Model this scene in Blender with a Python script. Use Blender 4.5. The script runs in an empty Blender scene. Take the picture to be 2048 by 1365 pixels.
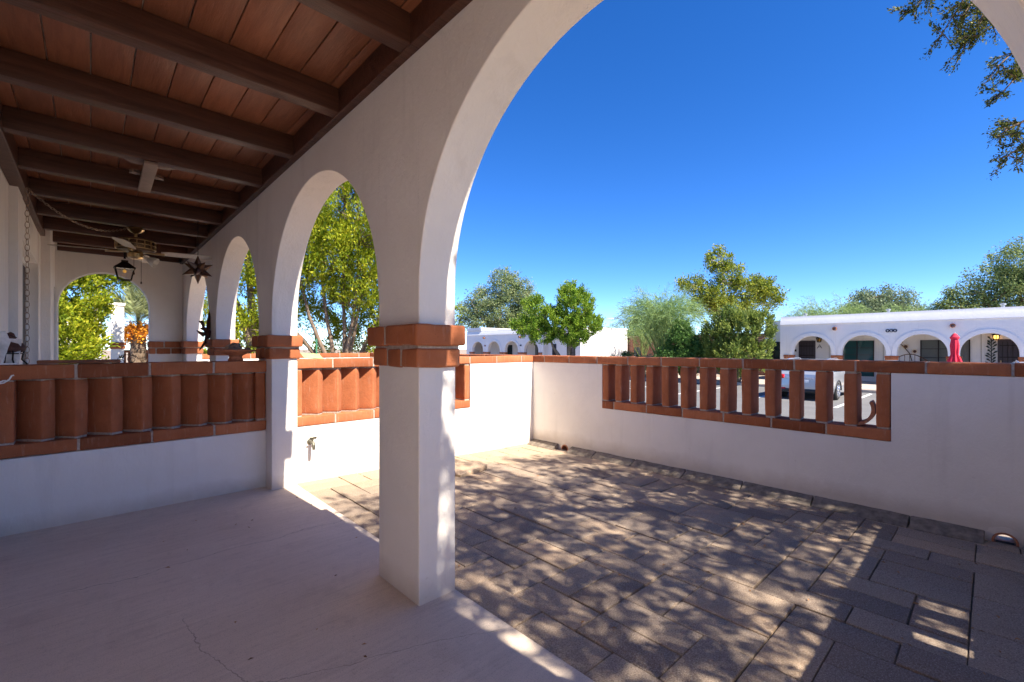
import bpy, bmesh, math, random
import numpy as np
from mathutils import Vector, Matrix, noise
R = math.radians
PI = math.pi
random.seed(7)
SC = bpy.context.scene
COL = SC.collection

# ------------------------------------------------------------------ materials
class NT:
    def __init__(s, name):
        m = bpy.data.materials.new(name); m.use_nodes = True
        s.m = m; s.t = m.node_tree; s.t.nodes.clear()
        s.out = s.n('ShaderNodeOutputMaterial')
    def n(s, typ, **kw):
        nd = s.t.nodes.new(typ)
        for k, v in kw.items():
            if k.startswith('i_'):
                nd.inputs[k[2:].replace('_', ' ')].default_value = v
            else:
                setattr(nd, k, v)
        return nd
    def l(s, a, b): s.t.links.new(a, b)
    def noise(s, scale, detail=4, rough=.6, vec=None, dist=0):
        nd = s.n('ShaderNodeTexNoise'); nd.inputs['Scale'].default_value = scale
        nd.inputs['Detail'].default_value = detail; nd.inputs['Roughness'].default_value = rough
        nd.inputs['Distortion'].default_value = dist
        if vec is not None: s.l(vec, nd.inputs['Vector'])
        return nd.outputs['Fac']
    def obj(s, scale=(1, 1, 1)):
        tc = s.n('ShaderNodeTexCoord'); mp = s.n('ShaderNodeMapping')
        mp.inputs['Scale'].default_value = scale
        s.l(tc.outputs['Object'], mp.inputs['Vector']); return mp.outputs['Vector']
    def ramp(s, fac, stops):
        r = s.n('ShaderNodeValToRGB'); e = r.color_ramp.elements
        while len(e) < len(stops): e.new(.5)
        for i, (p, c) in enumerate(stops):
            e[i].position = p; e[i].color = (c[0], c[1], c[2], 1)
        s.l(fac, r.inputs['Fac']); return r.outputs['Color']
    def math(s, op, a, b=None, clamp=False):
        m = s.n('ShaderNodeMath', operation=op); m.use_clamp = clamp
        for i, v in enumerate((a, b)):
            if v is None: continue
            if isinstance(v, (int, float)): m.inputs[i].default_value = v
            else: s.l(v, m.inputs[i])
        return m.outputs[0]
    def mix(s, fac, a, b, mode='MIX'):
        m = s.n('ShaderNodeMix', data_type='RGBA', blend_type=mode)
        for key, v in ((0, fac), (6, a), (7, b)):
            if isinstance(v, (int, float)): m.inputs[key].default_value = v
            elif isinstance(v, tuple): m.inputs[key].default_value = (v[0], v[1], v[2], 1)
            else: s.l(v, m.inputs[key])
        return m.outputs[2]
    def bump(s, h, strength=.3, dist=.01):
        b = s.n('ShaderNodeBump'); b.inputs['Strength'].default_value = strength
        b.inputs['Distance'].default_value = dist; s.l(h, b.inputs['Height']); return b.outputs['Normal']
    def bsdf(s, col, rough=.8, normal=None, metal=0, spec=.3, **kw):
        b = s.n('ShaderNodeBsdfPrincipled')
        if isinstance(col, tuple): b.inputs['Base Color'].default_value = (col[0], col[1], col[2], 1)
        else: s.l(col, b.inputs['Base Color'])
        if isinstance(rough, (int, float)): b.inputs['Roughness'].default_value = rough
        else: s.l(rough, b.inputs['Roughness'])
        b.inputs['Metallic'].default_value = metal
        b.inputs['Specular IOR Level'].default_value = spec
        if normal is not None: s.l(normal, b.inputs['Normal'])
        for k, v in kw.items(): b.inputs[k.replace('_', ' ')].default_value = v
        s.l(b.outputs[0], s.out.inputs['Surface']); return b

def m_plain(name, col, rough=.6, metal=0, spec=.4, var=.12, bump=0, scale=30):
    t = NT(name); v = t.obj()
    f = t.noise(scale, 4, .6, v)
    c = t.ramp(f, [(.3, tuple(x*(1-var) for x in col)), (.7, tuple(min(1, x*(1+var)) for x in col))])
    nm = t.bump(t.noise(scale*4, 3, .6, v), bump, .004) if bump else None
    t.bsdf(c, rough, nm, metal, spec); return t.m

def m_stucco(name, col=(.84, .80, .745), coarse=1.0, dirt=.12):
    t = NT(name); v = t.obj()
    big = t.noise(1.3, 5, .6, v); fine = t.noise(90*coarse, 4, .65, v); mid = t.noise(14*coarse, 4, .55, v)
    c = t.ramp(big, [(.25, tuple(x*(1-dirt) for x in col)), (.6, col)])
    sp = t.ramp(t.noise(23, 2, .5, v), [(.745, (1, 1, 1)), (.775, (.74, .70, .66))])
    c = t.mix(.3, c, sp, 'MULTIPLY')
    # rain streaks and dirt near the ground
    st = t.noise(1, 4, .6, t.obj((9, 9, .7)))
    c = t.mix(t.math('MULTIPLY', t.math('SUBTRACT', st, .56, True), 1.2, True), c, (.52, .48, .44))
    sz = t.n('ShaderNodeSeparateXYZ'); tc = t.n('ShaderNodeTexCoord'); geo = t.n('ShaderNodeNewGeometry')
    t.l(geo.outputs['Position'], sz.inputs[0])
    low = t.math('SUBTRACT', .06, t.math('SUBTRACT', sz.outputs['Z'], t.math('MULTIPLY', t.noise(6, 4, .6, v), .14)))
    low = t.math('MULTIPLY', low, 8, True)
    c = t.mix(t.math('MULTIPLY', low, .5), c, (.46, .38, .30))
    trow = t.noise(1, 5, .6, t.obj((24*coarse, 24*coarse, 10*coarse)), 1.2)
    h = t.math('ADD', t.math('ADD', t.math('MULTIPLY', fine, .45), t.math('MULTIPLY', mid, .9)), t.math('MULTIPLY', trow, 1.1))
    t.bsdf(c, .9, t.bump(h, .40, .007), 0, .15); return t.m

def m_brick(name, a=(.34, .110, .046), b=(.44, .152, .066)):
    t = NT(name); v = t.obj()
    g = t.n('ShaderNodeNewGeometry')
    isl = t.ramp(g.outputs['Random Per Island'], [(0, (.62, .58, .56)), (.35, (.92, .90, .88)), (.7, (1.02, 1.02, 1.02)), (1, (1.20, 1.28, 1.36))])
    c = t.ramp(t.noise(6, 6, .65, v), [(.3, a), (.7, b)])
    c = t.mix(1, c, isl, 'MULTIPLY')
    sc = t.noise(1, 5, .7, t.obj((45, 45, 6)))
    c = t.mix(t.math('MULTIPLY', t.math('SUBTRACT', sc, .56, True), 2.2, True), c, (.55, .36, .27))
    so = t.noise(4.2, 6, .7, v)
    c = t.mix(t.math('MULTIPLY', t.math('SUBTRACT', so, .56, True), 2.4, True), c, (.17, .065, .032))
    pits = t.noise(120, 2, .5, v)
    c = t.mix(t.math('MULTIPLY', t.math('SUBTRACT', pits, .66, True), 5, True), c, (.13, .045, .02))
    h = t.math('ADD', t.math('MULTIPLY', t.noise(55, 5, .65, v), .6), t.noise(11, 4, .6, v))
    t.bsdf(c, .85, t.bump(h, .45, .008), 0, .2); return t.m

def m_mortar():
    t = NT('mortar'); v = t.obj()
    c = t.ramp(t.noise(40, 5, .7, v), [(.3, (.32, .26, .21)), (.7, (.55, .47, .40))])
    t.bsdf(c, .95, t.bump(t.noise(120, 4, .6, v), .5, .006), 0, .1); return t.m

def m_wood(name, a, b, stretch, rough=.62):
    t = NT(name); g = t.n('ShaderNodeNewGeometry'); v = t.obj(stretch)
    off = t.n('ShaderNodeVectorMath', operation='ADD'); cmb = t.n('ShaderNodeCombineXYZ')
    r = t.math('MULTIPLY', g.outputs['Random Per Island'], 37)
    t.l(r, cmb.inputs[0]); t.l(r, cmb.inputs[1]); t.l(v, off.inputs[0]); t.l(cmb.outputs[0], off.inputs[1])
    gr = t.noise(5, 7, .7, off.outputs[0], .6)
    c = t.ramp(gr, [(.28, a), (.72, b)])
    isl = t.ramp(g.outputs['Random Per Island'], [(0, (.8, .8, .8)), (1, (1.18, 1.15, 1.12))])
    c = t.mix(1, c, isl, 'MULTIPLY')
    wear = t.noise(3.5, 6, .7, t.obj())
    c = t.mix(t.math('MULTIPLY', t.math('SUBTRACT', wear, .62, True), 2, True), c, tuple(min(1, x*1.9+.01) for x in b))
    t.bsdf(c, rough, t.bump(t.noise(9, 6, .75, off.outputs[0]), .5, .006), 0, .35); return t.m

def m_porch():
    t = NT('porch_concrete'); v = t.obj()
    tc = t.n('ShaderNodeTexCoord'); sx = t.n('ShaderNodeSeparateXYZ'); t.l(tc.outputs['Object'], sx.inputs[0])
    X, Y = sx.outputs['X'], sx.outputs['Y']
    streak = t.noise(1, 7, .72, t.obj((1.1, 16, 1)), .5)
    blot = t.noise(1.1, 5, .6, v)
    c = t.ramp(streak, [(.25, (.55, .450, .355)), (.5, (.65, .535, .425)), (.78, (.72, .605, .485))])
    c = t.mix(.55, c, t.ramp(blot, [(.3, (.55, .445, .355)), (.7, (.73, .62, .505))]))
    sp = t.noise(210, 3, .6, v)
    c = t.mix(t.math('MULTIPLY', t.math('SUBTRACT', sp, .53, True), 3.2, True), c, (.22, .175, .15))
    md = t.noise(26, 6, .75, v)
    c = t.mix(t.math('MULTIPLY', t.math('SUBTRACT', md, .55, True), 2.6, True), c, (.34, .275, .235))
    c = t.mix(t.math('MULTIPLY', t.math('SUBTRACT', t.noise(17, 5, .7, v), .60, True), 2.4, True), c, (.78, .70, .62))
    c = t.mix(t.math('MULTIPLY', t.math('SUBTRACT', t.noise(190, 2, .5, t.obj((1, 1.2, 1))), .66, True), 3, True), c, (.60, .54, .50))
    stn = t.noise(3.2, 6, .68, v)
    c = t.mix(t.math('MULTIPLY', t.math('SUBTRACT', stn, .54, True), 1.8, True), c, (.33, .25, .205))
    br = t.noise(1, 6, .75, t.obj((2.2, 55, 1)), .3)
    c = t.mix(t.math('MULTIPLY', t.math('SUBTRACT', br, .50, True), 1.6, True), c, (.36, .275, .225))
    wob = t.math('MULTIPLY', t.math('SUBTRACT', t.noise(2.6, 6, .6, v), .5), .20)
    def line(e, w, lo=None, hi=None, along=None):
        d = t.math('ABSOLUTE', t.math('ADD', e, wob))
        m = t.math('SUBTRACT', 1, t.math('DIVIDE', d, w), True)
        if lo is not None:
            m = t.math('MULTIPLY', m, t.math('GREATER_THAN', along, lo)); m = t.math('MULTIPLY', m, t.math('LESS_THAN', along, hi))
        return m
    l1 = line(t.math('SUBTRACT', Y, 3.09), .0035)
    l2 = line(t.math('ADD', t.math('SUBTRACT', Y, 1.78), t.math('MULTIPLY', t.math('SUBTRACT', X, .46), .43)), .0035)
    l3 = line(t.math('ADD', t.math('SUBTRACT', X, .36), t.math('MULTIPLY', t.math('SUBTRACT', Y, 2.05), .16)), .003, 1.2, 2.45, Y)
    cr = t.math('MAXIMUM', t.math('MAXIMUM', l1, l2), l3)
    cr = t.math('MULTIPLY', cr, t.math('MULTIPLY', t.noise(9, 3, .6, v), 1.3, True))
    c = t.mix(t.math('MULTIPLY', cr, .8), c, (.07, .05, .045))
    h = t.math('SUBTRACT', t.math('ADD', t.math('MULTIPLY', t.noise(260, 3, .6, v), .35), t.math('MULTIPLY', streak, .5)), cr)
    t.bsdf(c, .8, t.bump(h, .35, .004), 0, .25); return t.m

def m_paver():
    t = NT('paver_stone'); v = t.obj(); g = t.n('ShaderNodeNewGeometry')
    c = t.ramp(t.noise(160, 4, .7, v), [(.30, (.165, .122, .088)), (.5, (.325, .252, .190)), (.72, (.48, .395, .315))])
    isl = t.ramp(g.outputs['Random Per Island'], [(0, (.66, .65, .68)), (.4, (.92, .92, .93)), (.75, (1.04, 1.01, .97)), (1, (1.2, 1.12, 1.02))])
    c = t.mix(1, c, isl, 'MULTIPLY')
    bl = t.noise(1.9, 6, .65, v)
    c = t.mix(t.math('MULTIPLY', t.math('SUBTRACT', bl, .52, True), 1.7, True), c, (.19, .15, .125))
    sx = t.n('ShaderNodeSeparateXYZ'); t.l(v, sx.inputs[0])
    sand = t.math('ADD', t.math('MULTIPLY', t.math('SUBTRACT', sx.outputs['Y'], 3.25), 1.1), t.math('MULTIPLY', t.math('SUBTRACT', t.noise(2.4, 6, .65, v), .5), 2.2))
    c = t.mix(t.math('MULTIPLY', t.math('MAXIMUM', t.math('MINIMUM', sand, 1), 0), .75), c, t.ramp(t.noise(90, 4, .7, v), [(.3, (.34, .255, .17)), (.7, (.47, .37, .265))]))
    peb = t.n('ShaderNodeTexVoronoi'); peb.inputs['Scale'].default_value = 120; t.l(v, peb.inputs['Vector'])
    c = t.mix(t.math('MULTIPLY', t.math('LESS_THAN', peb.outputs['Distance'], .22), .35), c, (.66, .60, .53))
    h = t.math('ADD', t.math('MULTIPLY', t.noise(230, 3, .6, v), .5), t.math('MULTIPLY', t.noise(20, 4, .6, v), .6))
    t.bsdf(c, .9, t.bump(h, .5, .005), 0, .15); return t.m

def m_leaf(name, a, b, c3=None, transl=.35):
    t = NT(name); g = t.n('ShaderNodeNewGeometry')
    st = [(0, a), (.6, b)] + ([(.9, c3)] if c3 else [(1, b)])
    c = t.ramp(g.outputs['Random Per Island'], st)
    big = t.noise(1.1, 3, .6, t.obj())
    c = t.mix(1, c, t.ramp(big, [(.3, (.68, .78, .75)), (.7, (1.22, 1.15, 1.0))]), 'MULTIPLY')
    b1 = t.n('ShaderNodeBsdfPrincipled'); t.l(c, b1.inputs['Base Color']); b1.inputs['Roughness'].default_value = .55
    b1.inputs['Specular IOR Level'].default_value = .25
    tr = t.n('ShaderNodeBsdfTranslucent'); t.l(c, tr.inputs['Color'])
    mx = t.n('ShaderNodeMixShader'); mx.inputs[0].default_value = transl
    t.l(b1.outputs[0], mx.inputs[1]); t.l(tr.outputs[0], mx.inputs[2]); t.l(mx.outputs[0], t.out.inputs['Surface'])
    return t.m

def m_bark(name, a, b):
    t = NT(name); v = t.obj((1, 1, .25))
    c = t.ramp(t.noise(14, 6, .7, v), [(.3, a), (.7, b)])
    t.bsdf(c, .9, t.bump(t.noise(25, 5, .7, v), .8, .02), 0, .1); return t.m

def m_glass(name, col=(.02, .03, .035), rough=.06):
    t = NT(name); t.bsdf(col, rough, None, 0, .6); return t.m

def m_clear(name):
    t = NT(name)
    g = t.n('ShaderNodeBsdfGlossy'); g.inputs['Roughness'].default_value = .05
    tr = t.n('ShaderNodeBsdfTransparent'); mx = t.n('ShaderNodeMixShader'); mx.inputs[0].default_value = .12
    t.l(tr.outputs[0], mx.inputs[1]); t.l(g.outputs[0], mx.inputs[2]); t.l(mx.outputs[0], t.out.inputs['Surface'])
    return t.m

def m_emit(name, col, s):
    t = NT(name); b = t.bsdf(col, .4, None, 0, .3)
    b.inputs['Emission Color'].default_value = (*col, 1); b.inputs['Emission Strength'].default_value = s; return t.m

def m_ground(name, stops, scale, bump=.4):
    t = NT(name); v = t.obj()
    c = t.ramp(t.noise(scale, 8, .7, v), stops)
    c = t.mix(.35, c, t.ramp(t.noise(scale*.04, 4, .6, v), [(.3, (.55, .55, .55)), (.7, (1, 1, 1))]), 'MULTIPLY')
    t.bsdf(c, .92, t.bump(t.noise(scale*4, 4, .6, v), bump, .01), 0, .15); return t.m

def m_redbrick():
    t = NT('red_brick_wall')
    tc = t.n('ShaderNodeTexCoord'); sx = t.n('ShaderNodeSeparateXYZ'); cb = t.n('ShaderNodeCombineXYZ')
    t.l(tc.outputs['Object'], sx.inputs[0]); t.l(sx.outputs['Y'], cb.inputs[0]); t.l(sx.outputs['Z'], cb.inputs[1])
    br = t.n('ShaderNodeTexBrick'); t.l(cb.outputs[0], br.inputs['Vector'])
    br.inputs['Scale'].default_value = 1; br.inputs['Brick Width'].default_value = .41; br.inputs['Row Height'].default_value = .11
    br.inputs['Mortar Size'].default_value = .012
    br.inputs['Color1'].default_value = (.19, .072, .045, 1); br.inputs['Color2'].default_value = (.29, .12, .075, 1)
    br.inputs['Mortar'].default_value = (.32, .26, .22, 1)
    t.bsdf(br.outputs['Color'], .9, None, 0, .15); return t.m

STUCCO = m_stucco('white_stucco'); STUCCO_FAR = m_stucco('neighbour_stucco', (.78, .77, .77), .4, .06)
BRICK = m_brick('painted_brick'); MORTAR = m_mortar()
BEAM = m_wood('beam_wood', (.034, .0125, .0075), (.118, .050, .033), (.35, 6, 6), .40)
BOARD = m_wood('board_wood', (.155, .054, .026), (.30, .118, .064), (6, .6, 6), .33)
PORCH = m_porch(); PAVER = m_paver()
SOIL = m_ground('soil_joint', [(.3, (.07, .052, .04)), (.7, (.20, .155, .115))], 9)
DESERT = m_ground('desert_ground', [(.3, (.26, .20, .15)), (.7, (.40, .33, .26))], 3)
ASPHALT = m_ground('asphalt', [(.3, (.13, .13, .135)), (.7, (.20, .20, .20))], 30)
WALK = m_ground('sidewalk_concrete', [(.3, (.40, .34, .28)), (.7, (.54, .47, .40))], 6)
PAINT = m_plain('white_road_paint', (.75, .75, .72), .7, var=.1)
IRON = m_plain('black_iron', (.02, .017, .015), .55, .4)
BRONZE = m_plain('bronze_metal', (.10, .055, .035), .42, .7, var=.3)
BRASS = m_plain('antique_brass', (.55, .40, .20), .3, .95, var=.2)
CREAM = m_plain('cream_paint', (.52, .46, .40), .5)
CLAY = m_plain('clay', (.42, .17, .09), .8, var=.25, bump=.3)
DKCLAY = m_plain('dark_clay', (.085, .034, .024), .7, var=.3, bump=.4)
WHITE = m_plain('white_paint', (.78, .77, .75), .55, var=.06)
WWOOD = m_plain('weathered_white_wood', (.66, .64, .62), .75, var=.3, bump=.5, scale=12)
GREEN = m_plain('green_metal', (.28, .42, .20), .5, var=.2)
STAKE = m_plain('green_stake_paint', (.05, .22, .13), .5)
TAPM = m_plain('tarnished_metal', (.15, .14, .11), .45, .6, var=.3)
ZINC = m_plain('zinc_metal', (.42, .42, .40), .4, .8, var=.2)
DARK = m_plain('dark_door_paint', (.045, .035, .045), .5)
TAUPE = m_plain('taupe_plank', (.25, .18, .145), .6, var=.12, bump=.2, scale=16)
BLACKGLASS = m_glass('dark_window_glass'); TEAL = m_glass('teal_window_glass', (.015, .07, .075), .05)
CLEAR = m_clear('lantern_glass'); BULB = m_emit('amber_bulb', (1, .45, .08), .9); DIM = m_emit('dim_amber_bulb', (.8, .42, .08), .10); BULBOFF = m_plain('amber_glass', (.75, .42, .08), .25)
MILK = m_plain('milk_glass', (.72, .68, .60), .3)
RED = m_plain('red_fabric', (.62, .020, .055), .8, var=.15)
PLAQUE = m_plain('navy_tile', (.015, .02, .05), .3)
BARK = m_bark('juniper_bark', (.11, .075, .05), (.32, .24, .175)); BARKL = m_bark('pale_bark', (.36, .30, .24), (.60, .54, .46))
PVBARK = m_bark('green_bark', (.17, .22, .06), (.32, .36, .12)); PALMBARK = m_bark('palm_bark', (.09, .06, .04), (.28, .21, .15))

# ------------------------------------------------------------------ mesh helpers
class MB:
    def __init__(s): s.v = []; s.f = []; s.m = []; s.sm = []
    def add(s, vs, fs, mi=0, smooth=False, M=None):
        o = len(s.v)
        s.v += [tuple(M @ Vector(p)) if M is not None else tuple(p) for p in vs]
        for f in fs:
            s.f.append(tuple(i+o for i in f)); s.m.append(mi); s.sm.append(smooth)
    def box(s, lo, hi, mi=0, M=None):
        x0, y0, z0 = lo; x1, y1, z1 = hi
        vs = [(x0,y0,z0),(x1,y0,z0),(x1,y1,z0),(x0,y1,z0),(x0,y0,z1),(x1,y0,z1),(x1,y1,z1),(x0,y1,z1)]
        s.add(vs, [(3,2,1,0),(4,5,6,7),(0,1,5,4),(1,2,6,5),(2,3,7,6),(3,0,4,7)], mi, False, M)
    def rbox(s, lo, hi, r=.008, step=.05, amp=.003, mi=0, M=None, seed=0, freq=9):
        lo = Vector(lo); hi = Vector(hi); ax = []
        for k in range(3):
            L = hi[k]-lo[k]; rr = min(r, L*.45); n = max(1, min(14, int(L/step)))
            c = [lo[k], lo[k]+rr*.35] + [lo[k]+rr+(L-2*rr)*i/n for i in range(n+1)] + [hi[k]-rr*.35, hi[k]]
            ax.append(c)
        vid = {}; vs = []; fs = []
        sd = Vector((seed*1.7, seed*.9, seed*2.3))
        def V(i, j, k):
            key = (i, j, k)
            if key in vid: return vid[key]
            p = Vector((ax[0][i], ax[1][j], ax[2][k]))
            q = Vector([min(max(p[a], lo[a]+min(r, (hi[a]-lo[a])*.45)), hi[a]-min(r, (hi[a]-lo[a])*.45)) for a in range(3)])
            dlt = p-q
            if dlt.length > 1e-9: p = q + dlt.normalized()*min(r, dlt.length if dlt.length < r else r)
            if amp: p = p + noise.noise_vector(p*freq+sd)*amp + noise.noise_vector(p*freq*4+sd)*amp*.4
            vid[key] = len(vs); vs.append(tuple(p)); return vid[key]
        n = [len(a) for a in ax]
        for a, (u, w) in enumerate(((1, 2), (2, 0), (0, 1))):
            for side in (0, n[a]-1):
                for i in range(n[u]-1):
                    for j in range(n[w]-1):
                        def idx(ii, jj):
                            t = [0, 0, 0]; t[a] = side; t[u] = ii; t[w] = jj; return V(*t)
                        q = (idx(i, j), idx(i+1, j), idx(i+1, j+1), idx(i, j+1))
                        fs.append(q if side else q[::-1])
        s.add(vs, fs, mi, True, M)
    def tube(s, pts, rad, n=8, mi=0, cap=True, M=None, closed=False):
        pts = [Vector(p) for p in pts]; N = len(pts)
        if isinstance(rad, (int, float)): rad = [rad]*N
        vs = []; up = Vector((0, 0, 1)); prev = None
        for i, p in enumerate(pts):
            a = pts[(i-1) % N] if (closed or i > 0) else pts[i]
            b = pts[(i+1) % N] if (closed or i < N-1) else pts[i]
            d = (b-a); d = d.normalized() if d.length > 1e-9 else Vector((0, 0, 1))
            if prev is None:
                u = d.cross(up); u = u.normalized() if u.length > .05 else d.cross(Vector((1, 0, 0))).normalized()
            else:
                u = prev - d*prev.dot(d); u = u.normalized() if u.length > 1e-6 else d.cross(up).normalized()
            prev = u; w = d.cross(u)
            for k in range(n):
                an = 2*PI*k/n; vs.append(p + (u*math.cos(an)+w*math.sin(an))*rad[i])
        fs = []
        for i in range(N if closed else N-1):
            j = (i+1) % N
            for k in range(n):
                fs.append((i*n+k, i*n+(k+1) % n, j*n+(k+1) % n, j*n+k))
        if cap and not closed:
            fs.append(tuple(range(n))[::-1]); fs.append(tuple((N-1)*n+k for k in range(n)))
        s.add(vs, fs, mi, True, M)
    def lathe(s, prof, n=24, mi=0, M=None, smooth=True):
        vs = []; fs = []
        for (r, z) in prof:
            for k in range(n):
                a = 2*PI*k/n; vs.append((r*math.cos(a), r*math.sin(a), z))
        for i in range(len(prof)-1):
            for k in range(n):
                fs.append((i*n+k, i*n+(k+1) % n, (i+1)*n+(k+1) % n, (i+1)*n+k))
        s.add(vs, fs, mi, smooth, M)
    def prism(s, poly, z0, z1, mi=0, M=None):
        n = len(poly); vs = [(x, y, z0) for x, y in poly]+[(x, y, z1) for x, y in poly]
        fs = [tuple(range(n))[::-1], tuple(range(n, 2*n))]+[(i, (i+1) % n, n+(i+1) % n, n+i) for i in range(n)]
        s.add(vs, fs, mi, False, M)
    def build(s, name, mats, parent=None, bevel=0, angle=35, **props):
        me = bpy.data.meshes.new(name)
        base = Vector(parent_loc(parent)) if parent is not None else Vector((0, 0, 0))
        me.from_pydata([tuple(Vector(p)-base) for p in s.v], [], s.f)
        if not isinstance(mats, (list, tuple)): mats = [mats]
        for m in mats: me.materials.append(m)
        me.polygons.foreach_set('material_index', s.m); me.polygons.foreach_set('use_smooth', s.sm)
        me.update()
        bm = bmesh.new(); bm.from_mesh(me); bmesh.ops.recalc_face_normals(bm, faces=bm.faces[:]); bm.to_mesh(me); bm.free()
        me.set_sharp_from_angle(angle=R(angle))
        o = bpy.data.objects.new(name, me); COL.objects.link(o)
        if parent is not None: o.parent = parent
        if bevel:
            b = o.modifiers.new('bevel', 'BEVEL'); b.width = bevel; b.segments = 2; b.limit_method = 'ANGLE'; b.angle_limit = R(40)
            b.harden_normals = True; me.polygons.foreach_set('use_smooth', [True]*len(me.polygons))
        for k, v in props.items(): o[k] = v
        return o
def parent_loc(p):
    v = Vector(p.location)
    if p.parent: v += parent_loc(p.parent)
    return v
def tag(o, label, cat, group=None, kind=None):
    if label: o['label'] = label
    if cat: o['category'] = cat
    if group: o['group'] = group
    if kind: o['kind'] = kind
    return o
def thing(name, label, cat, loc=(0, 0, 0), group=None):
    o = bpy.data.objects.new(name, None); COL.objects.link(o); o.location = loc; o.empty_display_size = .1
    return tag(o, label, cat, group)
def structure(o): o['kind'] = 'structure'; return o
def copy_tree(o, parent=None):
    c = o.copy(); COL.objects.link(c)
    if parent is not None: c.parent = parent
    for ch in list(o.children): copy_tree(ch, c)
    return c

def arcade(mb, x0, x1, y0, y1, openings, zc, zbot, ztop, seg=40, mi=0, sill=None):
    """wall in the Y-Z plane with round arches; openings = [(ya, yb)]"""
    cell = {}
    def V(x, y, z):
        k = (round(x, 4), round(y, 4), round(z, 4))
        if k not in cell: cell[k] = len(cell)
        return cell[k]
    F = []; SM = []
    def q(*p, sm=False): F.append(tuple(V(*a) for a in p)); SM.append(sm)
    ops = sorted((tuple(o)+(0,))[:3] for o in openings); ys = [y0]
    for a, b, _ in ops: ys += [a, b]
    ys.append(y1)
    for i in range(0, len(ys), 2):
        a, b = ys[i], ys[i+1]
        zl = zc+ops[i//2-1][2] if i > 0 else None; zr = zc+ops[i//2][2] if i < len(ys)-2 else None
        for x in (x0, x1):
            p = [(x, a, zbot), (x, b, zbot)]+([(x, b, zr)] if zr else [])+[(x, b, ztop), (x, a, ztop)]+([(x, a, zl)] if zl else [])
            q(*p)
        q((x0, a, zbot), (x1, a, zbot), (x1, b, zbot), (x0, b, zbot)); q((x0, a, ztop), (x1, a, ztop), (x1, b, ztop), (x0, b, ztop))
        if i == 0: q((x0, a, zbot), (x1, a, zbot), (x1, a, ztop), (x0, a, ztop))
        if i == len(ys)-2: q((x0, b, zbot), (x1, b, zbot), (x1, b, ztop), (x0, b, ztop))
    for a, b, up in ops:
        yc = (a+b)/2; r = (b-a)/2
        pts = [(yc-r*math.cos(PI*k/seg), zc+up+r*math.sin(PI*k/seg)) for k in range(seg+1)]
        pts[0] = (a, zc+up); pts[-1] = (b, zc+up)
        for k in range(seg):
            (ya, za), (yb, zb) = pts[k], pts[k+1]
            for x in (x0, x1): q((x, ya, za), (x, yb, zb), (x, yb, ztop), (x, ya, ztop))
            q((x0, ya, za), (x1, ya, za), (x1, yb, zb), (x0, yb, zb), sm=True)
            q((x0, ya, ztop), (x1, ya, ztop), (x1, yb, ztop), (x0, yb, ztop))
        for y in (a, b): q((x0, y, zbot), (x1, y, zbot), (x1, y, zc+up), (x0, y, zc+up))
    o = len(mb.v); mb.v += list(cell.keys())
    for f, sm in zip(F, SM): mb.f.append(tuple(i+o for i in f)); mb.m.append(mi); mb.sm.append(sm)

_sd = [0]
def course(mb, axis, joints, c0, c1, z0, z1, gap=.012, r=.009, mi=0, mmi=1, amp=.003, rec=.006, step=.05):
    """a row of slump bricks along X or Y with recessed mortar"""
    js = sorted(joints)
    for a, b in zip(js[:-1], js[1:]):
        _sd[0] += 1; g = gap/2
        jz = random.uniform(-.002, .002)
        a_, b_ = (a if a == js[0] else a+g), (b if b == js[-1] else b-g)
        lo = (a_, c0, z0+jz) if axis == 'X' else (c0, a_, z0+jz)
        hi = (b_, c1, z1+jz) if axis == 'X' else (c1, b_, z1+jz)
        mb.rbox(lo, hi, r, step, amp, mi, None, _sd[0])
    lo = (js[0]+rec, c0+rec, z0+.003) if axis == 'X' else (c0+rec, js[0]+rec, z0+.003)
    hi = (js[-1]-rec, c1-rec, z1-.003) if axis == 'X' else (c1-rec, js[-1]-rec, z1-.003)
    mb.box(lo, hi, mmi)
def block(mb, p, ang, L, w, z0, z1, z=None):
    """upright baluster: near left corner p, long axis turned by ang, with mortar beds"""
    _sd[0] += 1
    M = Matrix.Translation((p[0], p[1], 0)) @ Matrix.Rotation(ang, 4, 'Z')
    j = random.uniform(.008, .014); k = random.uniform(.008, .014)
    mb.rbox((0, 0, z0+k), (w, L, z1-j), .012, .05, .0035, 0, M, _sd[0])
    mb.rbox((.005, .006, z0-.004), (w-.004, L-.006, z0+k+.004), .004, .04, .004, 1, M, _sd[0])
    mb.rbox((.005, .006, z1-j-.004), (w-.004, L-.006, z1+.004), .004, .04, .004, 1, M, _sd[0])

# ------------------------------------------------------------------ ground
def sheet(name, x0, y0, x1, y1, z, mat, th=.1):
    mb = MB(); mb.box((x0, y0, z-th), (x1, y1, z)); return structure(mb.build(name, mat))
sheet('ground', -400, -400, 600, 600, -.62, DESERT, .5)
sheet('road', 7.5, -60, 22.9, 70, -.60, ASPHALT, .015)
sheet('sidewalk', 23.05, -60, 26.5, 22.0, -.47, WALK, .2)
sheet('path', 7.0, -60, 7.5, 70, -.52, WALK, .2)
kb = MB()
for i in range(40): kb.rbox((22.9, -30+i*2, -.7), (23.046, -30+i*2+1.99, -.475), .02, .6, 0)
structure(kb.build('kerb', WALK))
ml = MB()
for y in (-2.0, .6, 3.2, 5.8, 8.4, 11, 13.6, 16.2): ml.box((16.4, y-.05, -.599), (22.4, y+.05, -.5965))
structure(ml.build('road_marking', PAINT))

# porch floor slab
pf = MB(); pf.rbox((-.9, -5.49, -.16), (1.326, 9.5, 0), .006, .5, 0)
structure(pf.build('porch_floor', PORCH))

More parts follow.
